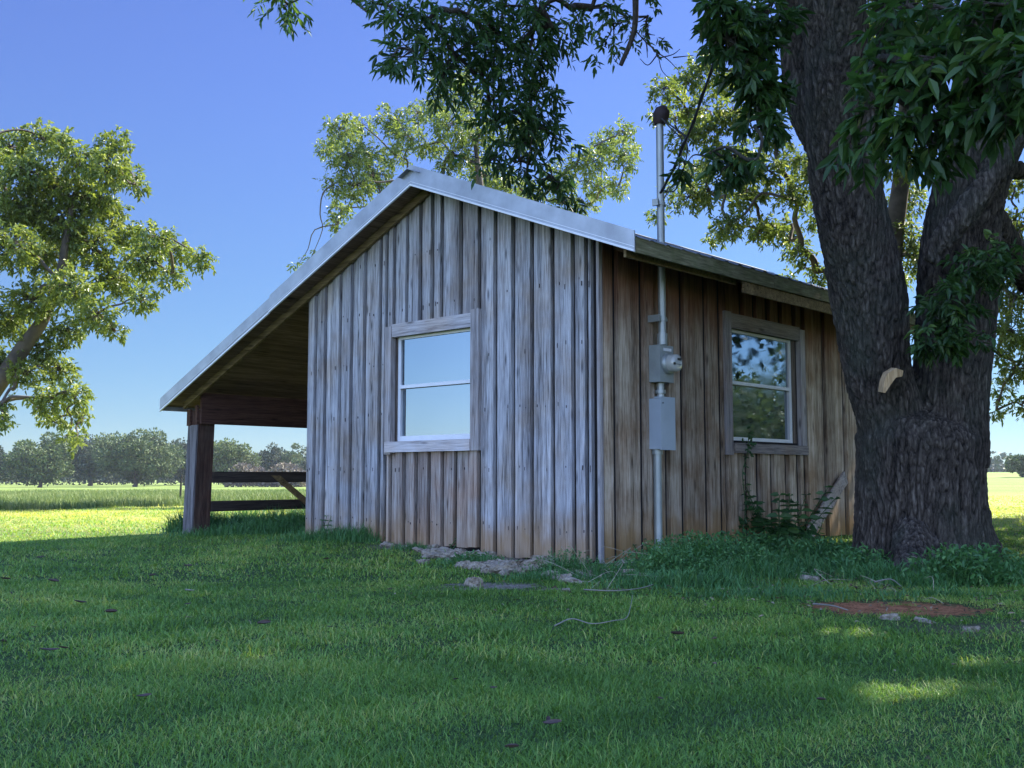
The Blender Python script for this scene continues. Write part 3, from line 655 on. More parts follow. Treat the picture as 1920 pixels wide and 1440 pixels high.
# ------------------------------------------------------------------ leaves and trees
def leafset(mb, P, D, L, Wd, rnd, fold=.22, droop=.15):
    n = len(P); D = nrm(D); U = nrm(rng.normal(size=(n, 3)) * .6 + np.array([0, 0, 1.])); Sd = nrm(np.cross(D, U)); N = np.cross(Sd, D)
    L = np.broadcast_to(L, (n,))[:, None]; Wd = np.broadcast_to(Wd, (n,))[:, None]
    dz = np.array([0, 0, -1.]) * droop * L
    tip = P + D * L + dz; m1 = P + D * L * .33 + dz * .12; m2 = P + D * L * .68 + dz * .45
    l1 = m1 + Sd * Wd * .5 + N * Wd * fold; r1 = m1 - Sd * Wd * .5 + N * Wd * fold; l2 = m2 + Sd * Wd * .38 + N * Wd * fold * .7; r2 = m2 - Sd * Wd * .38 + N * Wd * fold * .7
    V = np.stack([P, l1, l2, tip, r2, r1], 1).reshape(-1, 3); b = np.arange(n)[:, None] * 6 + mb.n
    mb.v.append(V); mb.a.append(np.repeat(rnd, 6)); mb.f.append(b + np.array([[0, 3, 2, 1]])); mb.f.append(b + np.array([[0, 5, 4, 3]])); mb.n += len(V)
def quadset(mb, P, D, L, Wd, rnd):       # cheap two-triangle leaf
    n = len(P); D = nrm(D); U = nrm(rng.normal(size=(n, 3))); Sd = nrm(np.cross(D, U)); L = np.broadcast_to(L, (n,))[:, None]; Wd = np.broadcast_to(Wd, (n,))[:, None]
    V = np.stack([P, P + D * L * .5 + Sd * Wd * .5, P + D * L, P + D * L * .5 - Sd * Wd * .5], 1).reshape(-1, 3); b = np.arange(n)[:, None] * 4 + mb.n
    mb.v.append(V); mb.a.append(np.repeat(rnd, 4)); mb.f.append(b + np.array([[0, 1, 2, 3]])); mb.n += len(V)
def sprigs(mb, P, D, R_, nl, L, Wd, rnd0, tw=None, hf=1.0):
    D = nrm(D); n = len(P); U = nrm(rng.normal(size=(n, 3)) * .5 + np.array([0, 0, 1.])); Sd = nrm(np.cross(D, U)); R_ = np.broadcast_to(R_, (n,))[:, None]
    hang = np.array([0, 0, -1.])
    for k in range(nl):
        u = .2 + .8 * k / max(1, nl - 1); sd = 1 if k % 2 else -1
        if k == nl - 1: sd = 0
        p = P + D * R_ * u + hang * R_ * .45 * hf * u * u
        dl = nrm(D * (.75 - .3 * u + .0) + Sd * sd * .8 + hang * (.25 + .5 * u) * hf + rng.normal(size=(n, 3)) * (.22 + .5 * (1 - hf)))
        s = rng.uniform(.7, 1.15, n)
        leafset(mb, p, dl, L * s, Wd * s, np.clip(rnd0 + rng.normal(0, .12, n), 0, 1))
    if tw is not None:
        for q in range(n):
            tw.tube([P[q], P[q] + D[q] * R_[q] * .5 + hang * R_[q] * .11, P[q] + D[q] * R_[q] + hang * R_[q] * .45], [.003, .0022, .0012], 3, .5, False)
def in_ball(n, p=.45):
    d = nrm(rng.normal(size=(n, 3))); return d, d * (rng.random(n) ** p)[:, None]
def clump(leaf, wood_, c, r, ns, R_, nl, L, Wd, bias=.45, rachis=False, out=.6, hf=1.0):
    r = np.array([r, r, r * .8]) if np.isscalar(r) else np.array(r); d, q = in_ball(ns)
    P = c + q * r; D = d * out + rng.normal(size=(ns, 3)) * .5 + np.array([0, 0, -.25])
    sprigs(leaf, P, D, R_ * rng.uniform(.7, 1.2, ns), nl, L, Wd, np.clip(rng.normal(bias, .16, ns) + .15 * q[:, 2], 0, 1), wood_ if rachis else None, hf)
    for k in range(0, ns, 4): 
        mid = (c + P[k]) / 2 + rng.normal(size=3) * .06 * r.mean(); wood_.tube([c, mid, P[k]], [.008 + .006 * r.mean(), .006, .003], 4, .5, False)
def limbs(wood_, trunk, clumps, r0=.012, k=.014, wob=.12, seg=7):
    """join every clump centre to the nearest skeleton node nearer the trunk"""
    nodes = [np.array(p, float) for p in trunk]; nt = len(nodes); par = [-1] * nt
    order = sorted(range(len(clumps)), key=lambda q: min(np.linalg.norm(clumps[q] - p) for p in nodes[:nt]))
    for q in order:
        c = clumps[q]; best = min(range(len(nodes)), key=lambda w_: np.linalg.norm(c - nodes[w_]) * (1.0 if w_ >= nt else 1.15) + .6 * max(0, nodes[w_][2] - c[2]))
        nodes.append(np.array(c)); par.append(best)
    cnt = [1] * len(nodes)
    for q in range(len(nodes) - 1, nt - 1, -1): cnt[par[q]] += cnt[q]
    for q in range(nt, len(nodes)):
        a, b = nodes[par[q]], nodes[q]; L = np.linalg.norm(b - a); ra = r0 + k * math.sqrt(cnt[q]) * 1.15; rb = r0 * .7 + k * .6 * math.sqrt(max(0, cnt[q] - 1))
        pts = [a + (b - a) * u + (np.array([0, 0, .12 * L * sin(pi * u)]) + rng.normal(size=3) * wob * L * .5 * (0 < u < 1)) for u in (0, .25, .5, .75, 1.)]
        pts = smooth_pts(pts, 3); wood_.tube(pts, np.linspace(ra, rb, len(pts)), seg, .5, False)

# ---- the big pecan beside the shed
tree = empty('pecan_tree', (TRUNKXY[0], TRUNKXY[1], 0)); tag(tree, 'huge old pecan tree with forked furrowed trunk beside the shed', 'tree')
TO = np.array([TRUNKXY[0], TRUNKXY[1], 0])
def px_r(w_, Y): return w_ / 2 / F_PX * Y
tk = MB()
def stem(rows, seg=28):
    P = [atY(u, v, Y) for (u, v, w_, Y) in rows]; Rr = [px_r(w_, Y) * (.94 if v < 790 else .985) - .006 for (u, v, w_, Y) in rows]
    P = smooth_pts(P, 5); Rr = np.interp(np.linspace(0, len(Rr) - 1, len(P)), np.arange(len(Rr)), Rr); tk.tube(P, Rr, seg)
stem([(1732, 1092, 285, 8.72), (1730, 1040, 262, 8.7), (1726, 980, 240, 8.68), (1722, 900, 232, 8.65), (1720, 820, 232, 8.62), (1722, 790, 180, 8.62), (1724, 765, 90, 8.62)])
stem([(1690, 850, 150, 8.62), (1668, 780, 140, 8.6), (1648, 700, 136, 8.58), (1634, 600, 142, 8.55), (1618, 500, 142, 8.5), (1604, 417, 142, 8.45), (1585, 312, 150, 8.4), (1572, 200, 138, 8.3), (1570, 100, 132, 8.2), (1562, 0, 138, 8.1), (1555, -150, 130, 8.0), (1540, -400, 110, 7.8), (1500, -800, 70, 7.6)])
stem([(1575, 330, 80, 8.6), (1540, 260, 84, 8.7), (1512, 190, 80, 8.75), (1502, 110, 76, 8.8), (1490, 0, 70, 8.9), (1460, -200, 60, 9.1), (1420, -450, 50, 9.3)])
stem([(1620, 330, 60, 8.9), (1650, 200, 56, 9.1), (1662, 60, 52, 9.3), (1668, -60, 50, 9.5), (1680, -400, 44, 9.8)], 16)
stem([(1760, 860, 175, 8.62), (1776, 760, 160, 8.62), (1786, 670, 156, 8.6), (1791, 580, 152, 8.58), (1798, 500, 150, 8.52), (1814, 382, 146, 8.45), (1838, 278, 158, 8.4), (1862, 190, 162, 8.35), (1890, 60, 165, 8.3), (1915, -80, 160, 8.2), (1960, -400, 130, 8.0), (2010, -800, 80, 7.8)])
stem([(1752, 490, 44, 8.12), (1775, 440, 52, 8.05), (1815, 390, 50, 8.0), (1862, 330, 52, 7.98), (1905, 250, 60, 7.95), (1960, 130, 64, 7.9), (2050, -60, 60, 7.8), (2160, -300, 50, 7.6)], 18)
stem([(1850, 400, 60, 8.9), (1890, 460, 56, 9.1), (1925, 520, 54, 9.4), (1990, 560, 46, 9.9), (2080, 560, 38, 10.6)], 14)
stem([(1870, 330, 34, 8.7), (1905, 318, 30, 8.9), (1960, 330, 26, 9.3), (2040, 300, 22, 9.8)], 10)
for (u, v, w_) in ((1640, 1052, 60), (1700, 1086, 52), (1742, 1080, 40), (1795, 1075, 50), (1852, 1068, 58), (1880, 1052, 40)):
    e_ = gnd(u, v); c_ = atY(1725 + (u - 1725) * .55, 960, 8.5)
    tk.tube(smooth_pts([c_, (c_ + e_) / 2 + np.array([0, .0, -.10]), e_ + np.array([0, 0, -.05])], 5), np.linspace(.17, px_r(w_, 8.2) * .8, 11), 14)
tmp = tk.build('tmp_trunk', BARK)
md = tmp.modifiers.new('r', 'REMESH'); md.mode = 'VOXEL'; md.voxel_size = .0105
md2 = tmp.modifiers.new('s', 'SMOOTH'); md2.iterations = 6; md2.factor = .6
dg = bpy.context.evaluated_depsgraph_get(); ev = tmp.evaluated_get(dg); me = ev.to_mesh()
n = len(me.vertices); co = np.empty(n * 3); me.vertices.foreach_get('co', co); co = co.reshape(-1, 3)
no = np.empty(n * 3); me.vertices.foreach_get('normal', no); no = no.reshape(-1, 3)
pl = np.empty(len(me.loops), np.int32); me.loops.foreach_get('vertex_index', pl); lt = np.empty(len(me.polygons), np.int32); me.polygons.foreach_get('loop_total', lt)
ls = np.empty(len(me.polygons), np.int32); me.polygons.foreach_get('loop_start', ls)
ev.to_mesh_clear(); bpy.data.objects.remove(tmp)
disp = np.empty(n); rel = np.empty(n)
for q in range(n):
    if co[q][2] > 5.6: disp[q] = 0; rel[q] = .5; continue
    x, y, z = co[q]; w1 = mnoise.noise((x * 5, y * 5, z * 2.2)) * .9; w2 = mnoise.noise((x * 5 + 9, y * 5, z * 2.2)) * .9
    a_ = 1 - abs(mnoise.noise((x * 25 + w1, y * 25 + w2, z * 4.2 + w1 * 2))) * 3.0; b_ = 1 - abs(mnoise.noise((x * 37 + w2 + 5, y * 37 + w1, z * 9.5 + w2 * 2))) * 2.6
    groove = max(0., max(a_, b_ * .75)); e = 1 - groove; big = mnoise.noise((x * 2.6, y * 2.6, z * 1.1)); fn = mnoise.noise((x * 45, y * 45, z * 22))
    rel[q] = min(1, max(0, e * .85 + fn * .2)); disp[q] = (e - .5) * .017 + big * .04 + fn * .005
co = co + no * disp[:, None] - TO
quads = lt == 4; T_ = MB(); T_.v.append(co); T_.a.append(rel); T_.n = n
T_.f.append(pl[ls[quads][:, None] + np.arange(4)])
if (~quads).any(): T_.f.append(pl[ls[~quads & (lt == 3)][:, None] + np.arange(3)])
T_.build('trunk', BARK, tree, True)

nearleaf = MB(); nearwood = MB()
def pclump(u, v, rpx, Y, ns, R_=.16, nl=9, L=.10, Wd=.030, **k):
    c = atY(u, v, Y); ns = int(ns * ((.85 if v > 190 else 1.1) if 8 < Y < 9.9 else 1.4)); k.setdefault('hf', .6); clump(nearleaf, nearwood, c, rpx / F_PX * Y, ns, R_, nl, L, Wd, **k); return c
cl_near = []
# hanging mass left of the mast
for (u, v, r_, Y, ns) in ((745, 25, 55, 8.6, 20), (700, 5, 30, 8.6, 6), (800, 40, 55, 8.8, 26), (860, 20, 60, 8.9, 26), (775, 95, 55, 8.6, 26), (850, 100, 60, 8.9, 34), (735, 105, 28, 8.4, 7), (905, 60, 70, 9.1, 34), (905, 150, 70, 9.2, 46), (830, 145, 35, 8.9, 12), (960, 90, 70, 9.4, 46), (985, 170, 70, 9.5, 50), (935, 225, 60, 9.3, 36), (1000, 240, 55, 9.5, 36), (975, 300, 55, 9.5, 34), (920, 300, 40, 9.4, 12), (1035, 330, 45, 9.6, 18), (1040, 50, 45, 9.4, 24), (1010, 20, 50, 9.3, 24), (950, 10, 50, 9.2, 24), (1060, 260, 24, 9.6, 5), (1030, 120, 40, 9.6, 14), (1050, 375, 38, 9.7, 10)):
    cl_near.append(pclump(u, v, r_, Y, ns, bias=.35))
for (u, v, r_, Y, ns) in ((540, 8, 32, 9.6, 14), (520, -30, 40, 9.6, 14)): cl_near.append(pclump(u, v, r_, Y, ns, bias=.65))
for (u, v, r_, Y, ns) in ((1110, 15, 45, 9.8, 16), (1150, 45, 42, 9.8, 12), (1135, 85, 30, 9.8, 7), (1215, 30, 38, 9.8, 9), (1210, 65, 24, 9.8, 5)): cl_near.append(pclump(u, v, r_, Y, ns, bias=.55, L=.085))
# dark mass between cable and trunk
for (u, v, r_, Y, ns) in ((1340, 15, 40, 7.2, 18), (1385, 25, 48, 7.3, 30), (1365, 75, 34, 7.2, 15), (1420, 70, 45, 7.4, 30), (1405, 140, 38, 7.3, 22), (1436, 175, 34, 7.4, 20), (1425, 222, 30, 7.3, 12), (1440, 25, 44, 7.4, 24), (1450, 240, 20, 7.4, 5), (1380, 300, 26, 7.4, 7), (1335, 285, 22, 7.4, 4), (1285, 310, 16, 7.6, 3), (1350, 330, 18, 7.4, 3), (1420, 300, 12, 7.2, 1)):
    cl_near.append(pclump(u, v, r_, Y, ns, R_=.11, L=.10, Wd=.040, bias=.3, rachis=True))
# close foliage over the trunk, top right
for (u, v, r_, Y, ns) in ((1680, 60, 60, 5.3, 9), (1650, 110, 45, 5.2, 7), (1720, 130, 60, 5.0, 10), (1790, 40, 80, 5.0, 14), (1780, 120, 70, 4.8, 13), (1860, 70, 80, 4.7, 15), (1880, 150, 70, 4.6, 14), (1820, 190, 60, 4.9, 11), (1660, 200, 50, 5.0, 9), (1720, 220, 55, 4.9, 10), (1680, 255, 45, 5.0, 6), (1750, 270, 35, 4.9, 5), (1610, 270, 35, 5.6, 4), (1890, 10, 80, 4.6, 12), (1700, 10, 60, 5.1, 9), (1900, 215, 40, 4.6, 7), (1930, 120, 60, 4.5, 9)):
    cl_near.append(pclump(u, v, r_, Y, ns, R_=.14, nl=9, L=.115, Wd=.042, bias=.35, rachis=True))
# sprouts on the right stem
for (u, v, r_, Y, ns) in ((1850, 480, 38, 7.9, 22), (1815, 505, 34, 7.8, 20), (1790, 560, 44, 7.8, 34), (1760, 620, 34, 7.85, 22), (1800, 630, 34, 7.85, 22), (1745, 560, 20, 7.9, 6), (1880, 500, 26, 8.0, 10), (1735, 645, 16, 7.9, 3)):
    c = pclump(u, v, r_, Y, ns, R_=.12, nl=9, L=.085, Wd=.030, bias=.35, rachis=True)
tw_ = MB()
limbs(nearwood, [atY(1562, -150, 8.0), atY(1915, -80, 8.2), atY(1490, -120, 9.0), atY(1540, -400, 7.8), atY(1180, -160, 9.3), atY(1000, -200, 9.2), atY(1350, -160, 7.6), atY(1800, -150, 6.0)], cl_near, .005, .0055, .18, 6)
for a, b, c, r_ in ((atY(1540, -300, 7.9), atY(1300, -330, 8.6), atY(1000, -200, 9.2), .07), (atY(1000, -200, 9.2), atY(700, -200, 9.5), atY(540, -60, 9.6), .03), (atY(1560, -250, 7.9), atY(1450, -300, 7.8), atY(1350, -160, 7.6), .05), (atY(1915, -200, 8.2), atY(1850, -300, 7.0), atY(1800, -150, 6.0), .05), (atY(1300, -330, 8.6), atY(1230, -240, 9.1), atY(1188, -100, 9.4), .045)):
    nearwood.tube(smooth_pts([a, b, c], 8), np.linspace(r_, r_ * .6, 17), 8)
# broken limb and bare twigs
nearwood.tube(smooth_pts([atY(1188, -110, 9.4), atY(1191, -20, 9.4), atY(1191, 40, 9.4), atY(1184, 75, 9.4), atY(1164, 122, 9.4)], 5), np.linspace(.034, .020, 21), 9)
for q in ([(1192, 58), (1212, 80), (1232, 100), (1240, 130), (1252, 145)], [(1225, 95), (1250, 110), (1272, 132)], [(1232, 103), (1215, 122), (1200, 110)], [(1240, 108), (1262, 102), (1275, 92)], [(1212, 80), (1214, 108)], [(1262, 108), (1300, 104)]):
    nearwood.tube(smooth_pts([atY(u, v, 9.5) for u, v in q], 4), np.linspace(.007, .003, (len(q) - 1) * 4 + 1), 5)
# branch twigs that show inside the hanging mass
for q in ([(1005, -60), (1000, 60), (985, 140), (1000, 230), (985, 330)], [(960, -40), (930, 80), (925, 170), (940, 260)], [(900, -40), (860, 60), (800, 100), (740, 108)]):
    nearwood.tube(smooth_pts([atY(u, v, 9.4) for u, v in q], 5), np.linspace(.016, .005, (len(q) - 1) * 5 + 1), 6)
# crown above the frame: it shades the lawn
top = MB(); cands = []
SUNGAPS = [(*gnd(1745, 1290)[:2], .42, .26), (*gnd(1850, 1240)[:2], .24, .24), (*gnd(1590, 1188)[:2], .36, .26)]     # small openings in the crown that let sun flecks through
while len(cands) < 430:
    p = np.array([rng.uniform(.5, 17), rng.uniform(3, 21), rng.uniform(2.6, 14)])
    if len(cands) < 210:          # part of the crown hangs between the sun and the lawn in front of the shed
        zz = rng.uniform(5, 13); p = np.array([rng.uniform(-5, 5) + zz * sdir.x / sdir.z, rng.uniform(2, 10) + zz * sdir.y / sdir.z, zz])
    e = ((p[0] - 8) / 8.2) ** 2 + ((p[1] - 11.5) / 8.4) ** 2 + ((p[2] - 8.5) / 5.6) ** 2
    if e > 1: continue
    u, v = project(p); d = p[1]
    if p[1] > .5 and v[0] > -1300 / d - 60 and -500 < u[0] < 2060: continue
    cands.append(p)
for p in cands:
    r_ = rng.uniform(.8, 1.25); nq = 210; d, q = in_ball(nq, .4); P = p + q * np.array([r_, r_, r_ * .7])
    gx = P[:, 0] - P[:, 2] * sdir.x / sdir.z; gy = P[:, 1] - P[:, 2] * sdir.y / sdir.z; keep = np.ones(nq, bool)
    for (cx, cy, ax, ay) in SUNGAPS: keep &= ((gx - cx) / ax) ** 2 + ((gy - cy) / ay) ** 2 + .5 * np.sin(gx * 14) * np.sin(gy * 11) > 1
    P = P[keep]; d = d[keep]; nq = len(P)
    if nq == 0: continue
    quadset(top, P, d + rng.normal(size=(nq, 3)) * .8, rng.uniform(.16, .30, nq), .13, np.clip(rng.normal(.45, .2, nq), 0, 1))
limbs(nearwood, [atY(1540, -400, 7.8), atY(1500, -800, 7.6), atY(1960, -400, 8.0), atY(2010, -800, 7.8), atY(1555, -150, 8.0)], cands, .008, .0045, .1, 6)
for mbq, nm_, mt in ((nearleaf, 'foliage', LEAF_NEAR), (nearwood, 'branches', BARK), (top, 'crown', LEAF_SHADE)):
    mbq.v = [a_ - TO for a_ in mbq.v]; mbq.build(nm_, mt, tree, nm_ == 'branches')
# pale split wood in the fork
pw_ = MB(); pts2 = [(1664, 700), (1680, 690), (1694, 695), (1692, 706), (1680, 708), (1670, 722), (1660, 737), (1655, 736), (1658, 715)]
P3 = [atY(u, v, 8.10) for u, v in pts2]; pw_.prism([p for p in P3], (0.02, .16, .02)); o = pw_.build('split_wood', PALEWOOD)
bv = o.modifiers.new('b', 'BEVEL'); bv.width = .0025; bv.segments = 2
tag(o, 'pale split piece of wood lodged in the fork of the big tree', 'wood piece')

# ---- generic mid-distance tree
def mk_tree(name, label, base, trunk_pts, trunk_r, clumps, leafm, ns, R_, nl, L, Wd, bias=.5, lr=.02, lk=.02, group=None, dens=1., barkm=None):
    base = np.array(base, float); root = empty(name, base); tag(root, label, 'tree', group)
    lf, wd = MB(), MB()
    tp = smooth_pts(trunk_pts, 5); wd.tube(tp, np.interp(np.linspace(0, 1, len(tp)), np.linspace(0, 1, len(trunk_r)), trunk_r), 12)
    nodes = list(tp[len(tp) // 3::2]); limbs(wd, nodes, [c for c, r_ in clumps], lr, lk)
    for c, r_ in clumps: clump(lf, wd, np.array(c), r_, max(3, int(ns * dens * (r_ if np.isscalar(r_) else r_[0]) ** 2)), R_, nl, L, Wd, bias, hf=.35)
    for mbq, nm_, mt in ((lf, 'crown', leafm), (wd, 'trunk', barkm or BARK_FAR)):
        mbq.v = [a_ - base for a_ in mbq.v]; mbq.build(nm_, mt, root, nm_ == 'trunk')
    return root
def pc(lst, Y, jit=1.2): return [(atY(u, v, Y + rng.uniform(-jit, jit)), r_ / F_PX * Y) for (u, v, r_) in lst]

# left tree
YL = 21.
cl = pc([(20, 275, 40), (75, 255, 38), (110, 262, 26), (50, 320, 45), (215, 270, 30), (150, 300, 40), (200, 320, 40), (235, 330, 30), (258, 345, 18), (100, 350, 55), (20, 380, 50), (170, 370, 48), (60, 410, 55), (130, 420, 50), (205, 400, 38), (20, 460, 50), (90, 480, 55), (170, 460, 52), (240, 440, 36), (290, 445, 32), (330, 470, 30), (372, 485, 24), (270, 490, 40), (210, 520, 48), (325, 520, 24), (130, 540, 50), (60, 560, 45), (265, 560, 28), (180, 590, 36), (15, 600, 50), (120, 620, 36), (70, 650, 34), (-10, 680, 40), (110, 690, 34), (140, 740, 26), (90, 750, 34), (150, 775, 20), (50, 700, 30), (100, 790, 20), (132, 815, 18), (145, 835, 10), (5, 790, 16), (0, 760, 20), (215, 620, 18), (-50, 300, 60), (-80, 420, 70), (-60, 540, 60), (-120, 350, 80), (-150, 500, 80), (-130, 640, 60), (-200, 420, 90), (-220, 560, 80)], YL, 1.6)
b_ = atY(-150, 958, YL); b_[2] = 0
mk_tree('leaning_tree', 'sunlit pecan tree leaning in from the left edge of the lawn', b_, [b_, atY(-120, 860, YL), atY(-60, 790, YL), atY(0, 715, YL), atY(45, 650, YL), atY(80, 600, YL), atY(110, 530, YL), atY(125, 440, YL), atY(140, 360, YL)], [.30, .26, .22, .17, .15, .12, .09, .07, .04], cl, LEAF_LIT, 860, .14, 7, .10, .045, .5, .012, .013)
# tree behind the roof
YB = 31.
cl = pc([(640, 240, 34), (615, 275, 22), (680, 235, 24), (650, 290, 36), (690, 290, 30), (625, 345, 20), (640, 390, 22), (665, 350, 34), (700, 330, 34), (630, 415, 18), (735, 225, 30), (760, 250, 26), (740, 290, 28), (785, 210, 24), (760, 350, 24), (840, 150, 30), (870, 140, 20), (820, 200, 30), (850, 230, 36), (880, 190, 30), (800, 270, 28), (850, 290, 36), (900, 250, 40), (905, 330, 40), (950, 350, 36), (820, 340, 30), (980, 250, 36), (1000, 370, 30), (1050, 330, 34), (1060, 380, 24), (1100, 300, 34), (1130, 270, 30), (1165, 245, 24), (1170, 290, 28), (1120, 350, 30), (1160, 350, 20), (1100, 385, 18), (1185, 280, 14), (720, 400, 30), (770, 420, 30), (560, 495, 9), (585, 480, 9)], YB, 2.0)
b_ = np.array([-.6, YB, 0])
mk_tree('airy_tree', 'airy sunlit pecan tree rising behind the shed roof', b_, [b_, atY(925, 700, YB), atY(915, 560, YB), atY(905, 450, YB), atY(900, 350, YB), atY(890, 260, YB)], [.42, .34, .26, .18, .11, .05], cl, LEAF_BACK, 430, .22, 6, .14, .055, .5, .012, .012)
# tree behind on the right, over the shed and beyond the trunk
YC = 19.
cl = pc([(1245, 165, 26), (1290, 150, 30), (1320, 120, 30), (1350, 160, 30), (1240, 215, 16), (1290, 210, 34), (1330, 240, 34), (1280, 260, 24), (1375, 210, 30), (1300, 320, 26), (1350, 300, 34), (1400, 290, 30), (1290, 370, 26), (1330, 360, 28), (1400, 360, 36), (1440, 320, 30), (1260, 350, 14), (1370, 420, 30), (1430, 430, 34), (1340, 440, 16), (1480, 370, 30), (1490, 300, 30), (1470, 430, 30), (1500, 470, 26), (1540, 400, 34), (1240, 395, 18), (1520, 330, 30), (1450, 250, 30), (1480, 520, 14), (1530, 510, 20), (1690, 300, 40), (1700, 370, 40), (1690, 440, 36), (1720, 480, 30), (1680, 520, 26), (1710, 250, 30), (1640, 120, 40), (1700, 60, 50), (1760, 80, 50), (1660, 20, 40), (1890, 340, 34), (1900, 420, 30), (1870, 560, 24), (1905, 560, 34), (1895, 620, 30), (1870, 660, 20), (1905, 690, 28), (1880, 730, 20), (1915, 760, 22), (1868, 770, 12), (1940, 500, 50), (1960, 640, 50), (1970, 740, 30), (1400, 120, 30), (1440, 180, 30), (2000, 400, 70), (2020, 560, 60), (1600, -60, 70), (1750, -60, 80), (1900, -40, 80), (2000, 150, 80), (1450, -60, 60), (1880, 60, 60), (1600, 60, 50)], YC, 1.6)
b_ = atY(1672, 960, YC); b_[2] = 0
mk_tree('spreading_tree', 'spreading pecan tree behind the shed and the big trunk', b_, [b_, atY(1672, 800, YC), atY(1668, 600, YC), atY(1672, 470, YC), atY(1690, 330, YC), atY(1700, 150, YC), atY(1710, -60, YC)], [.30, .26, .22, .19, .15, .11, .06], cl, LEAF_BACK, 950, .16, 7, .10, .040, .45, .010, .010)
# tree off to the right: shades the lawn and shows in the side window
def blob_tree(name, label, base, h0, h1, rad, trunk_r, leafm, nclump, nq, lsz, group=None, flat=1.0, seedc=None, rclump=None):
    base = np.array(base, float); root = empty(name, base); tag(root, label, 'tree', group); lf, wd = MB(), MB(); cs = []
    cz = (h0 + h1) / 2; hz = (h1 - h0) / 2
    while len(cs) < nclump:
        d = rng.normal(size=3); d /= np.linalg.norm(d); rr_ = rng.uniform(.35, .95); p = np.array([d[0] * rad * rr_, d[1] * rad * rr_, cz + d[2] * hz * rr_])
        if p[2] < cz - hz * .9: continue
        cs.append(p)
    rc = rclump or rad * .30
    for p in cs:
        r_ = rc * rng.uniform(.7, 1.3); d, q = in_ball(nq, .3); P = p + q * np.array([r_, r_, r_ * .75])
        quadset(lf, P, d + rng.normal(size=(nq, 3)) * .6, lsz * rng.uniform(.7, 1.3, nq), lsz * .6, np.clip(rng.normal(.45, .18, nq) + .12 * q[:, 2], 0, 1))
    tpts = [np.array([0, 0, -.05]), np.array([.1 * rad * .3, 0, h0 * .6]), np.array([0, .05 * rad, cz]), np.array([.05 * rad, 0, h1 * .85])]
    tp = smooth_pts(tpts, 4); wd.tube(tp, np.linspace(trunk_r, trunk_r * .2, len(tp)), 9)
    limbs(wd, list(tp[3:]), cs, trunk_r * .06, trunk_r * .08, .1, 5)
    lf.build('crown', leafm, root); wd.build('trunk', BARK_FAR, root, True); return root
blob_tree('shade_tree', 'broad shade tree standing right of the lawn beyond the big pecan', (16.5, 20.5, 0), 1.2, 13, 5.0, .35, LEAF_SHADE, 55, 420, .26)
blob_tree('shade_tree', 'round shade tree further along the right of the lawn', (21, 9, 0), .8, 10, 5, .3, LEAF_SHADE, 45, 320, .28)

blob_tree('shade_tree', 'low wide field tree beyond the shade trees on the right', (64, 30, 0), .0, 7.2, 13, .3, LEAF_FARA, 90, 300, .40)
# ---- far trees
def far_tree(u0, u1, vtop, Y, leafm, label, nclump=34, nq=230, lsz=.55, name='field_tree', zlow=.12):
    uc = (u0 + u1) / 2; x = (uc - 960) / F_PX * Y; z0 = float(hgt(x, Y)); top = atY(uc, vtop, Y)[2]; rad = (u1 - u0) / 2 / F_PX * Y; h = top - z0
    return blob_tree(name, label, (x, Y, z0), h * zlow, h, rad, .05 * h, leafm, nclump, nq, lsz, 'trees across the field', rclump=min(rad, h * .5) * .36)
for a in ((-70, 45, 842, 205, LEAF_FARB, 'grey green field tree at the far left edge'),
          (18, 138, 818, 180, LEAF_FARA, 'pale green spreading oak standing forward left of the dark tree'),
          (112, 232, 812, 215, LEAF_FARB, 'dark tree between the two broad oaks'),
          (165, 345, 810, 195, LEAF_FARA, 'broadest drooping oak across the field left of the porch post'),
          (300, 400, 822, 225, LEAF_FARB, 'dark tree partly behind the porch post'),
          (375, 478, 826, 190, LEAF_FARC, 'bright light green tree seen through the porch beside the post'),
          (450, 500, 845, 240, LEAF_FARB, 'small ragged tree seen through the porch'),
          (486, 532, 834, 235, LEAF_FARB, 'thin open crowned tree in the middle of the porch view'),
          (530, 566, 832, 235, LEAF_FARC, 'narrow light green tree seen through the porch'),
          (555, 660, 846, 230, LEAF_FARB, 'bluish tree at the shed wall end of the porch view')):
    w_ = (a[1] - a[0]); far_tree(*a, nclump=int(16 + w_ * .3), nq=260 if w_ > 60 else 120, lsz=.5)
for a in ((1815, 1858, 862, 330, LEAF_FARB, 'hazy blue tree right beside the big trunk far away'), (1860, 1884, 872, 340, LEAF_FARB, 'small hazy tree between two larger ones at the right'),
          (1878, 1945, 852, 170, LEAF_FARA, 'brownish green field tree at the far right edge'), (1940, 2080, 855, 200, LEAF_FARB, 'dark field tree beyond the right edge of the frame')):
    far_tree(*a, nclump=24, nq=170, lsz=.5 if a[3] < 250 else .8)
wl_ = MB(); n = 15000; x = rng.uniform(-135, -42, n); y = 238 + rng.uniform(0, 14, n); hz_ = 6.2 + 1.5 * np.sin(x * .35) + 1.1 * np.sin(x * .93 + 1) + .7 * np.sin(x * 2.1)
quadset(wl_, np.stack([x, y, hgt(x, y) + hz_ * rng.random(n) ** .6], -1), rng.normal(size=(n, 3)), rng.uniform(.5, 1.1, n), .5, np.clip(rng.normal(.4, .2, n), 0, 1)); tag(wl_.build('dark_woods', LEAF_FARB), 'dark wood closing the gaps behind the field trees on the left', 'woods', kind='stuff')
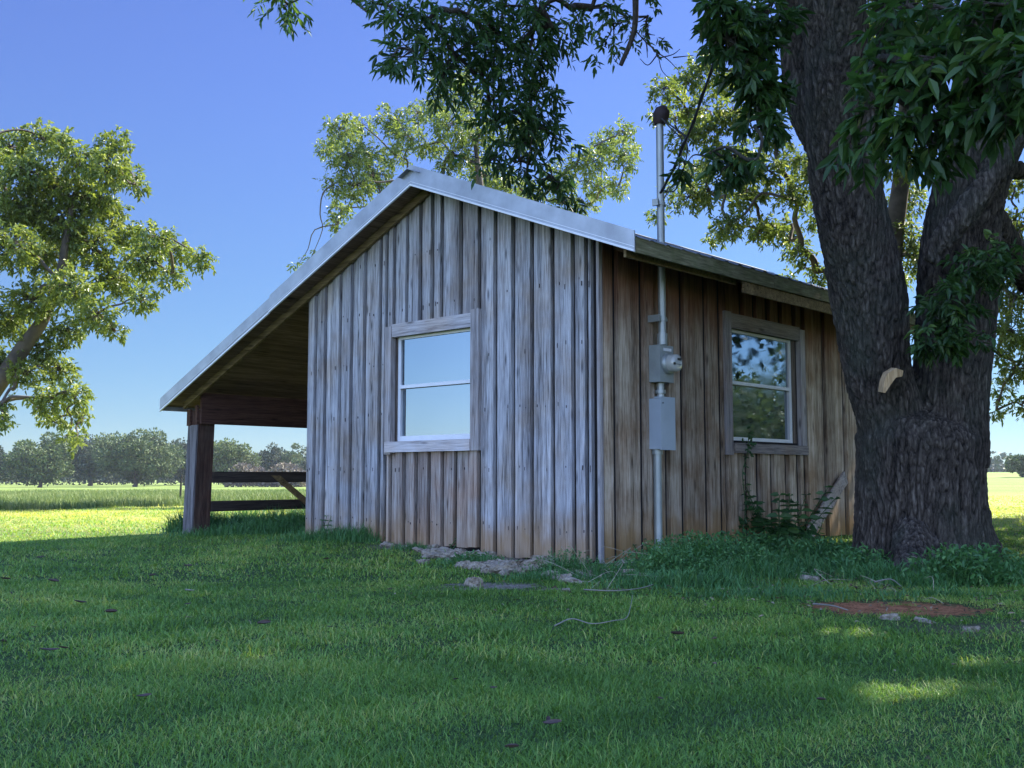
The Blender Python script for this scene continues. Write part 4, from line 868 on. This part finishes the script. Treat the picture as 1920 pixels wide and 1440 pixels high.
# distant wood and dry brush
wd_ = MB(); n = 26000; x = rng.uniform(-330, 330, n); y = 330 + rng.uniform(0, 30, n) + 20 * np.sin(x * .03)
hz = 5.0 + 1.6 * np.sin(x * .11) + 1.3 * np.sin(x * .31 + 1) + np.sin(x * .83); z = hgt(x, y) + hz * rng.random(n) ** .6
quadset(wd_, np.stack([x, y, z], -1), rng.normal(size=(n, 3)), rng.uniform(1.1, 2.0, n), 1.1, np.clip(rng.normal(.45, .2, n), 0, 1)); tag(wd_.build('distant_woods', LEAF_FARB), 'low line of distant woods along the horizon', 'woods', kind='stuff')
wd_ = MB(); n = 9000; x = rng.uniform(-52, -38, n) * 1.0; y = 185 + rng.uniform(0, 12, n); x = rng.uniform(-50, -36, n); low = (x < -50)
z = hgt(x, y) + np.where(low, 1.3, 3.0 + np.sin(x * .9)) * rng.random(n) ** .7
quadset(wd_, np.stack([x, y, z], -1), rng.normal(size=(n, 3)) + np.array([0, 0, .8]), rng.uniform(.4, .8, n), .35, rng.random(n)); tag(wd_.build('dry_brush', LEAF_BRUSH), 'dry pinkish brown brush in front of the far trees', 'brush', kind='stuff')
# small farm shed far right, fence post
fr = empty('farm_shed', (155.0 * .94, 330, float(hgt(146, 330)))); fr.location.x = (1849 - 960) / F_PX * 330; fr.location.z = float(hgt(fr.location.x, 330))
tag(fr, 'tiny dark farm shed with pale roof far across the right field', 'shed')
p = MB(); p.bx(-1.3, 1.3, -1, 1, 0, 1.5); p.build('wall', plain('slate_paint', (.08, .10, .14), .8), fr)
p = MB(); p.prism([(-1.5, -1.1, 1.5), (-1.5, 1.1, 1.5), (-1.5, 0, 2.0)], (3.0, 0, 0)); p.build('roof', plain('pale_tin', (.6, .63, .66), .5), fr)
q = gnd(337, 944); p = MB(); p.tube([(q[0], q[1], -.1), (q[0] + .03, q[1], .78)], .028, 7); tag(p.build('fence_post', plain('dark_steel_post', (.03, .028, .025), .8)), 'thin dark fence post at the meadow edge left of the porch', 'fence post')

# ------------------------------------------------------------------ rubble at the foot of the walls
def chunk(px, py, sx, sy, sz, label=None, group='rubble along the gable foot', rot=None, zoff=0):
    me = bpy.data.meshes.new('rubble_chunk'); import bmesh; bm = bmesh.new(); bmesh.ops.create_icosphere(bm, subdivisions=4, radius=1)
    o_ = rng.uniform(0, 50, 3)
    for v_ in bm.verts:
        c = v_.co.copy(); n_ = mnoise.noise(c * 1.3 + Vector(o_)) * .45 + mnoise.noise(c * 3.1 + Vector(o_)) * .22 + mnoise.cell(c * 2.3 + Vector(o_)) * .10 + mnoise.noise(c * 8 + Vector(o_)) * .12
        c = c * (1 + n_); c.x = max(-.85, min(.85, c.x)); c.z = max(-.8, min(.55 + n_ * .4, c.z)); v_.co = Vector((c.x * sx * 1.25, c.y * sy * 1.2, c.z * sz * 1.7))
    bm.to_mesh(me); bm.free(); me.materials.append(CHUNK); o = bpy.data.objects.new('rubble_chunk', me); COL.objects.link(o)
    p_ = gnd(px, py, .03); o.location = (p_[0], p_[1], float(hgt(p_[0], p_[1])) + sz * .25 + zoff); o.rotation_euler = (rng.uniform(-.15, .3), rng.uniform(-.2, .2), ANG + pi / 2 + rng.uniform(-.5, .5) if rot is None else rot)
    tag(o, label or 'pale broken concrete lump in the row along the gable foot', 'rubble', group); return o
for a in ((707, 1024, .10, .07, .035), (728, 1031, .08, .05, .03), (762, 1034, .11, .06, .022), (790, 1037, .08, .05, .022), (835, 1040, .12, .08, .035), (868, 1043, .10, .08, .04), (812, 1034, .06, .05, .03)): chunk(*a)
for q in range(46):
    f = q / 45.; chunk(800 + 300 * f + rng.normal(0, 6), 1041 + 33 * f + rng.normal(3, 6), rng.uniform(.03, .12), rng.uniform(.025, .075), rng.uniform(.02, .045), 'pale broken concrete lump in the row along the gable foot')
chunk(792, 1053, .055, .035, .028, 'small pale rounded lump lying alone in the grass before the gable panel')
chunk(900, 1049, .14, .09, .045, 'greenish tinged flat rubble slab right of the browner boards')
chunk(945, 1066, .19, .12, .05, 'large flat pale rubble slab in the middle of the row')
chunk(1000, 1066, .20, .12, .055, 'largest pale rubble slab near the right end of the row')
chunk(1018, 1052, .11, .09, .05, 'pale rubble slab tilted against the boards behind the largest slab')
chunk(887, 1092, .065, .045, .042, 'small whitish triangular stone on the bare sandy patch')
chunk(1082, 1072, .07, .05, .035, 'grey lump among weeds before the shed corner', 'rubble by the corner'); chunk(1062, 1105, .03, .02, .02, 'tiny pale stone at the lawn edge before the corner', 'rubble by the corner')
chunk(1176, 1076, .055, .05, .04, 'mottled pale stone right of the shed corner', 'rubble by the corner'); chunk(1208, 1078, .07, .04, .025, 'flat pale stone below the conduit foot', 'rubble by the corner')
chunk(1195, 1058, .13, .08, .05, 'buff stone heaped against the brown wall left of the conduit', 'rubble by the corner')
chunk(1668, 1150, .05, .02, .018, 'small pale chip at the front rim of the red clay', 'rubble by the corner'); chunk(1735, 1155, .05, .02, .010, 'long thin pale chip on the front rim of the red clay', 'rubble by the corner')
chunk(1822, 1172, .035, .025, .018, 'tiny white stone on bare ground right of the red clay', 'rubble by the corner')
chunk(1520, 1082, .07, .04, .03, 'low reddish earth stained stone among the weeds left of the big trunk', 'rubble by the corner')

# ------------------------------------------------------------------ weeds
wb = MB(); stalk = MB()
def weedy(cx, cy, rx, ry, n, h, wid=.007, spread=.5, toward=None):
    x = rng.normal(cx, rx, n); y = rng.normal(cy, ry, n); ok = free(x, y); x = x[ok]; y = y[ok]; n = len(x)
    if n == 0: return
    fall = np.exp(-(((x - cx) / (2 * rx)) ** 2 + ((y - cy) / (2 * ry)) ** 2))
    hh_ = 1.45 * h * rng.uniform(.35, 1.1, n) * (.35 + .65 * fall)
    blades(wb, np.stack([x, y, hgt(x, y) - .005], -1), hh_, wid * rng.uniform(.6, 1.5, n), rng.uniform(.05, spread * 1.6, n), np.clip(rng.normal(.42, .2, n), 0, 1), .9)
def leafy(cx, cy, rx, ry, n, h, L=.035):
    x = rng.normal(cx, rx, n); y = rng.normal(cy, ry, n); ok = free(x, y); x = x[ok]; y = y[ok]; n = len(x)
    z = hgt(x, y) + 1.4 * h * rng.random(n) ** 1.2 * np.exp(-(((x - cx) / (2.2 * rx)) ** 2 + ((y - cy) / (2.2 * ry)) ** 2))
    D = rng.normal(size=(n, 3)) * .7 + np.array([0, 0, .25]); leafset(wb, np.stack([x, y, z], -1), D, L * rng.uniform(.6, 1.7, n), L * .5, np.clip(rng.normal(.4, .2, n), 0, 1))
def wat(u, v): p = gnd(u, v); return p[0], p[1]
for (u, v, rx, ry, n, h, wd2) in ((480, 1012, .45, .12, 1500, .11, .006), (640, 1028, .35, .1, 1200, .10, .006), (350, 1003, .14, .12, 500, .20, .009), (390, 1000, .12, .12, 450, .22, .009), (440, 1000, .28, .2, 1500, .17, .008), (520, 1003, .30, .22, 1700, .18, .008), (590, 1008, .28, .16, 1700, .20, .008), (650, 1020, .24, .12, 1300, .15, .007), (690, 1030, .18, .1, 800, .12, .006), (770, 1042, .12, .05, 350, .09, .006), (890, 1062, .16, .05, 500, .09, .006), (560, 985, .3, .1, 600, .2, .008), (470, 985, .3, .12, 500, .22, .008),
                              (1060, 1082, .12, .06, 600, .16, .005), (1030, 1090, .2, .06, 700, .08, .005), (1110, 1085, .12, .06, 500, .13, .005), (1180, 1092, .15, .05, 600, .08, .005), (1265, 1080, .16, .12, 1500, .20, .006), (1310, 1075, .22, .14, 2300, .24, .006), (1370, 1075, .22, .14, 1800, .22, .006), (1290, 1105, .28, .08, 1500, .12, .006), (1410, 1088, .2, .1, 900, .15, .006), (1500, 1078, .25, .08, 450, .16, .006), (1560, 1060, .22, .12, 1300, .20, .007), (1600, 1070, .16, .12, 900, .17, .007),
                              (1650, 1090, .16, .08, 800, .15, .007), (1720, 1100, .14, .06, 600, .10, .007), (1780, 1095, .16, .09, 1000, .19, .008), (1830, 1085, .16, .1, 900, .20, .008), (1880, 1090, .18, .1, 800, .15, .008), (1480, 1120, .4, .12, 1500, .07, .005), (1760, 1118, .2, .05, 400, .08, .006), (1470, 1045, .3, .1, 900, .2, .007)):
    x, y = wat(u, v); k_ = 1.45 if u < 700 else 1.0; weedy(x, y, rx, ry, int(n * k_), h * k_, wd2)
for (u, v, rx, ry, n, h, L) in ((1300, 1075, .28, .14, 2200, .22, .03), (1260, 1085, .2, .1, 900, .16, .028), (1360, 1078, .26, .12, 1300, .18, .03), (1060, 1082, .14, .06, 500, .15, .02), (1540, 1060, .25, .12, 900, .16, .04), (1790, 1095, .18, .08, 800, .2, .045), (1850, 1085, .2, .1, 700, .18, .045), (640, 1016, .2, .1, 500, .15, .035), (360, 1003, .16, .1, 350, .2, .04), (1390, 1050, .3, .1, 700, .18, .05), (890, 1060, .15, .05, 350, .07, .03), (1620, 1075, .15, .1, 400, .15, .04)):
    x, y = wat(u, v); leafy(x, y, rx, ry, int(n * 1.4), h, L)
tag(wb.build('weeds', WEED), 'tangled weeds and long grass around the wall foot and tree base', 'weeds', kind='stuff')
# dry stalks tangle at the corner
for k in range(46):
    u, v = (rng.normal(1120, 24), rng.normal(1082, 10)) if k < 26 else (rng.uniform(1380, 1780), rng.normal(1090, 16))
    a = gnd(u, v); d = rng.normal(size=3) * (.14 if k < 26 else .07); d[2] = abs(d[2]) * .8 + .02; b = a + d; c = b + np.array([rng.normal() * .1, rng.normal() * .08, -rng.uniform(0, .06)])
    a[2] = float(hgt(a[0], a[1])); stalk.tube(smooth_pts([a, b, c], 4), np.linspace(.0022, .001, 9), 4, .5, False)
tag(stalk.build('dead_stalks', DRY), 'tangle of thin dead stalks among the weeds', 'dead stalks', kind='stuff')

lt = MB(); n = 2600
uu = rng.uniform(0, 1, n); cx = np.where(uu < .6, rng.normal(2.6, 1.3, n), rng.uniform(-4, 4, n)); cy = np.where(uu < .6, rng.normal(7.3, .9, n), 2.6 + 8 * rng.random(n) ** 1.0)
near = (patches(cx, cy) > .2) | (uu < .6) | (rng.random(n) < .25); cx = cx[near]; cy = cy[near]; n = len(cx)
leafset(lt, np.stack([cx, cy, hgt(cx, cy) + rng.uniform(.004, .03, n)], -1), np.stack([rng.normal(size=n), rng.normal(size=n), rng.normal(size=n) * .25], -1), rng.uniform(.012, .045, n), rng.uniform(.004, .014, n), rng.random(n), .3, .1)
tag(lt.build('leaf_litter', leafmat('litter', (.03, .02, .014), (.11, .075, .045), (.34, .28, .19), .05, .8)), 'small dry leaf and bark litter scattered in the grass and on bare soil', 'leaf litter', kind='stuff')

# leafy plants as things
def plant(u, v, stems, h, L, label, name='leafy_weed', Y=None, t=None, base_=None, spread=.16, wide=.5):
    b = gnd(u, v) if base_ is None else np.array(base_, float); b[2] = float(hgt(b[0], b[1])); root = empty(name, b); tag(root, label, 'plant', 'leafy plants by the walls'); lf, st = MB(), MB()
    for k in range(stems):
        off = np.array([rng.normal(0, spread), rng.normal(0, spread * .35), 0]); hk = h * rng.uniform(.6, 1.05); top_ = off * 1.5 + np.array([rng.normal(0, .03), 0, hk])
        pts = smooth_pts([off * .3, off * .3 + (top_ - off * .3) * .5 + np.array([rng.normal(0, .015), 0, 0]), top_], 5); st.tube(pts, np.linspace(.006, .003, len(pts)), 5)
        m_ = int(hk / .045); P = []; D = []
        for q in range(m_):
            f = (q + 1) / m_; p_ = pts[min(len(pts) - 1, int(f * (len(pts) - 1)))]; 
            for e in (0, 1):
                a_ = q * 2.4 + e * pi + k; P.append(p_); D.append([cos(a_), sin(a_), .05 + .35 * f])
        Ls = L * (1.15 - .6 * np.linspace(0, 1, len(P))) * rng.uniform(.8, 1.15, len(P)); leafset(lf, np.array(P), np.array(D), Ls, Ls * wide, np.clip(rng.normal(.5, .2, len(P)), 0, 1), .12, .3)
    lf.build('leaves', BROAD, root); st.build('stem', BROAD, root); return root
plant(0, 0, 13, .60, .16, 'tall broad leaved weed growing under the side window', base_=loc2w(2.45, -.30, 0), spread=.22)
plant(0, 0, 3, .26, .09, 'shorter broad leaved weed left of the leaning board', base_=loc2w(3.05, -.30, 0), spread=.08)
plant(0, 0, 2, .16, .05, 'tiny leafy seedling against the brown gable boards', base_=loc2w(-.07, 1.72, 0), spread=.03)
plant(0, 0, 3, .22, .06, 'small leafy weed against the wall left of the conduit foot', base_=loc2w(.55, -.10, 0), spread=.05)
plant(0, 0, 4, .26, .06, 'small dark weed at the left end of the gable wall', base_=loc2w(-.12, 3.55, 0), spread=.08)
for k, tt in enumerate((5.5, 4.9, 4.45)):
    plant(0, 0, 5, .20 + .03 * k, .05, ['leafy weed in the porch opening nearest the post', 'leafy weed in the middle of the porch opening', 'leafy weed in the porch opening nearest the wall'][k], base_=loc2w(.35, tt, 0), spread=.10)
# vine on the side wall
vr = empty('climbing_vine', loc2w(2.16, -.05, .1)); tag(vr, 'thin dark vine climbing the boards to the corner of the side window', 'vine')
lf, st = MB(), MB(); pts = smooth_pts([np.array([0, 0, 0]), ES * .05 - EG * .02 + [0, 0, .35], ES * -.01 - EG * .03 + [0, 0, .65], ES * .09 - EG * .03 + [0, 0, .86], ES * .10 - EG * .04 + [0, 0, 1.04]], 6); st.tube(pts, .004, 5)
P = pts[rng.integers(0, len(pts), 44)] + rng.normal(size=(44, 3)) * .015 - EG * .01; P = np.vstack([P, pts[-7:][rng.integers(0, 7, 16)] + rng.normal(size=(16, 3)) * .03 - EG * .01])
leafset(lf, P, rng.normal(size=(len(P), 3)) * .7 - EG * .5, .045, .026, rng.uniform(0, .4, len(P))); lf.build('leaves', BROAD, vr); st.build('stem', BROAD, vr)

# fallen leaves, twigs
def dead_leaf(u, v, L, label, rz=None):
    me = bpy.data.meshes.new('fallen_leaf'); nx, ny = 9, 5; V = []; 
    cu = rng.uniform(.8, 1.6); tw2 = rng.uniform(-.6, .6)
    for i_ in range(nx):
        f = i_ / (nx - 1); wd3 = math.sin(pi * min(.98, f * .9 + .06)) ** .7 * .22 * L
        for j_ in range(ny):
            g_ = (j_ / (ny - 1) - .5) * 2; a_ = g_ * cu + tw2 * f
            V.append(((f - .5) * L, math.sin(a_) * wd3, (1 - cos(a_)) * wd3 + .35 * L * (f - .5) ** 2))
    F_ = [(i_ * ny + j_, (i_ + 1) * ny + j_, (i_ + 1) * ny + j_ + 1, i_ * ny + j_ + 1) for i_ in range(nx - 1) for j_ in range(ny - 1)]
    me.from_pydata(V, [], F_); me.materials.append(DEADLEAF); o = bpy.data.objects.new('fallen_leaf', me); COL.objects.link(o)
    md_ = o.modifiers.new('t', 'SOLIDIFY'); md_.thickness = .0012
    o.scale = (.62, .62, .62); p_ = gnd(u, v, .04); o.location = (p_[0], p_[1], float(hgt(p_[0], p_[1])) + .035); o.rotation_euler = (rng.uniform(-.3, .3), rng.uniform(-.2, .2), rng.uniform(-.5, .5) if rz is None else rz)
    tag(o, label, 'fallen leaf', 'fallen leaves on the lawn')
for a in ((1036, 1352, .085, 'reddish brown curled leaf on the lawn below the middle twig', .1), (1028, 1344, .05, 'small upright curl beside the reddish brown leaf', 1.3), (92, 1222, .12, 'larger dark curled leaf pair on the left lawn', .15), (118, 1218, .09, 'smaller dark leaf touching the larger curled one', -.4), (270, 1306, .07, 'dull purplish leaf low on the left lawn', .3), (495, 1170, .10, 'dark leaf tuft in mid lawn below the porch', 0), (150, 1127, .11, 'dark fallen leaf cluster left of mid lawn', 0), (208, 1147, .10, 'greenish dark leaf right of the leaf cluster', .2),
          (100, 1090, .12, 'thin dark leaf high on the left lawn', .0), (352, 1060, .11, 'dark leaf below the porch post', .1), (76, 1042, .11, 'dark leaf at the shade edge', .2), (286, 1077, .08, 'tiny dark leaf right of the shade edge', .8), (352, 1130, .06, 'dark speck of leaf in mid left lawn', .0), (10, 1087, .10, 'dark leaf at the left picture edge', .5), (612, 1050, .09, 'dark leaf before the gable wall left end', .4), (925, 1285, .04, 'small black leaf left of the reddish brown leaf', .2), (960, 1398, .06, 'dark leaf near the bottom middle of the lawn', .3),
          (1270, 1183, .10, 'dark leaf tuft right of the long twig', .2), (1540, 1305, .05, 'purplish leaf on the right lawn', .2), (1238, 1303, .03, 'tiny pale leaf right of middle lawn', .0), (620, 1175, .05, 'small dark leaf right of the leaf tuft', 0), (420, 985, .12, 'brown leaves heap in the weeds beside the post', 0)):
    dead_leaf(*a)
def twig(pts, r_, label, z=.03, mat=TWIG):
    p = MB(); P = [gnd(u, v, z) for u, v in pts]; P = [np.array([q[0], q[1], float(hgt(q[0], q[1])) + z + (.012 if 0 < i_ < len(P) - 1 else 0) * (i_ % 2)]) for i_, q in enumerate(P)]
    P = smooth_pts(P, 5); p.tube(P, np.linspace(r_, r_ * .45, len(P)), 6); tag(p.build('twig', mat, None, True), label, 'twig')
twig([(1040, 1171), (1072, 1163), (1110, 1167), (1150, 1166), (1175, 1156), (1183, 1138), (1186, 1118)], .0034, 'long bleached twig curving across the lawn before the corner', .045)
twig([(1095, 1108), (1150, 1114), (1200, 1106), (1235, 1096)], .005, 'thin grey twig at the edge of the weeds below the conduit', .03)
twig([(1525, 1133), (1560, 1140), (1590, 1144)], .006, 'pale twig at the left tip of the red clay', .02)
twig([(1640, 1090), (1670, 1088), (1690, 1098)], .006, 'short brown twig in the weeds before the trunk', .05)
twig([(348, 1103), (364, 1104)], .006, 'short pale stick lying alone on the left lawn', .03)

# ------------------------------------------------------------------ morning haze over the fields
hz = MB(); hz.bx(-420, 420, -30, 460, -4, 15.5); hm = bpy.data.materials.new('haze'); hm.use_nodes = True; hn = hm.node_tree
hn.nodes.remove(hn.nodes['Principled BSDF']); pv = hn.nodes.new('ShaderNodeVolumePrincipled'); pv.inputs['Color'].default_value = (.80, .88, 1, 1); pv.inputs['Density'].default_value = .0002; pv.inputs['Anisotropy'].default_value = .2
hn.links.new(pv.outputs[0], hn.nodes['Material Output'].inputs['Volume']); tag(hz.build('haze', hm), 'pale morning haze over the fields', 'haze', kind='stuff')
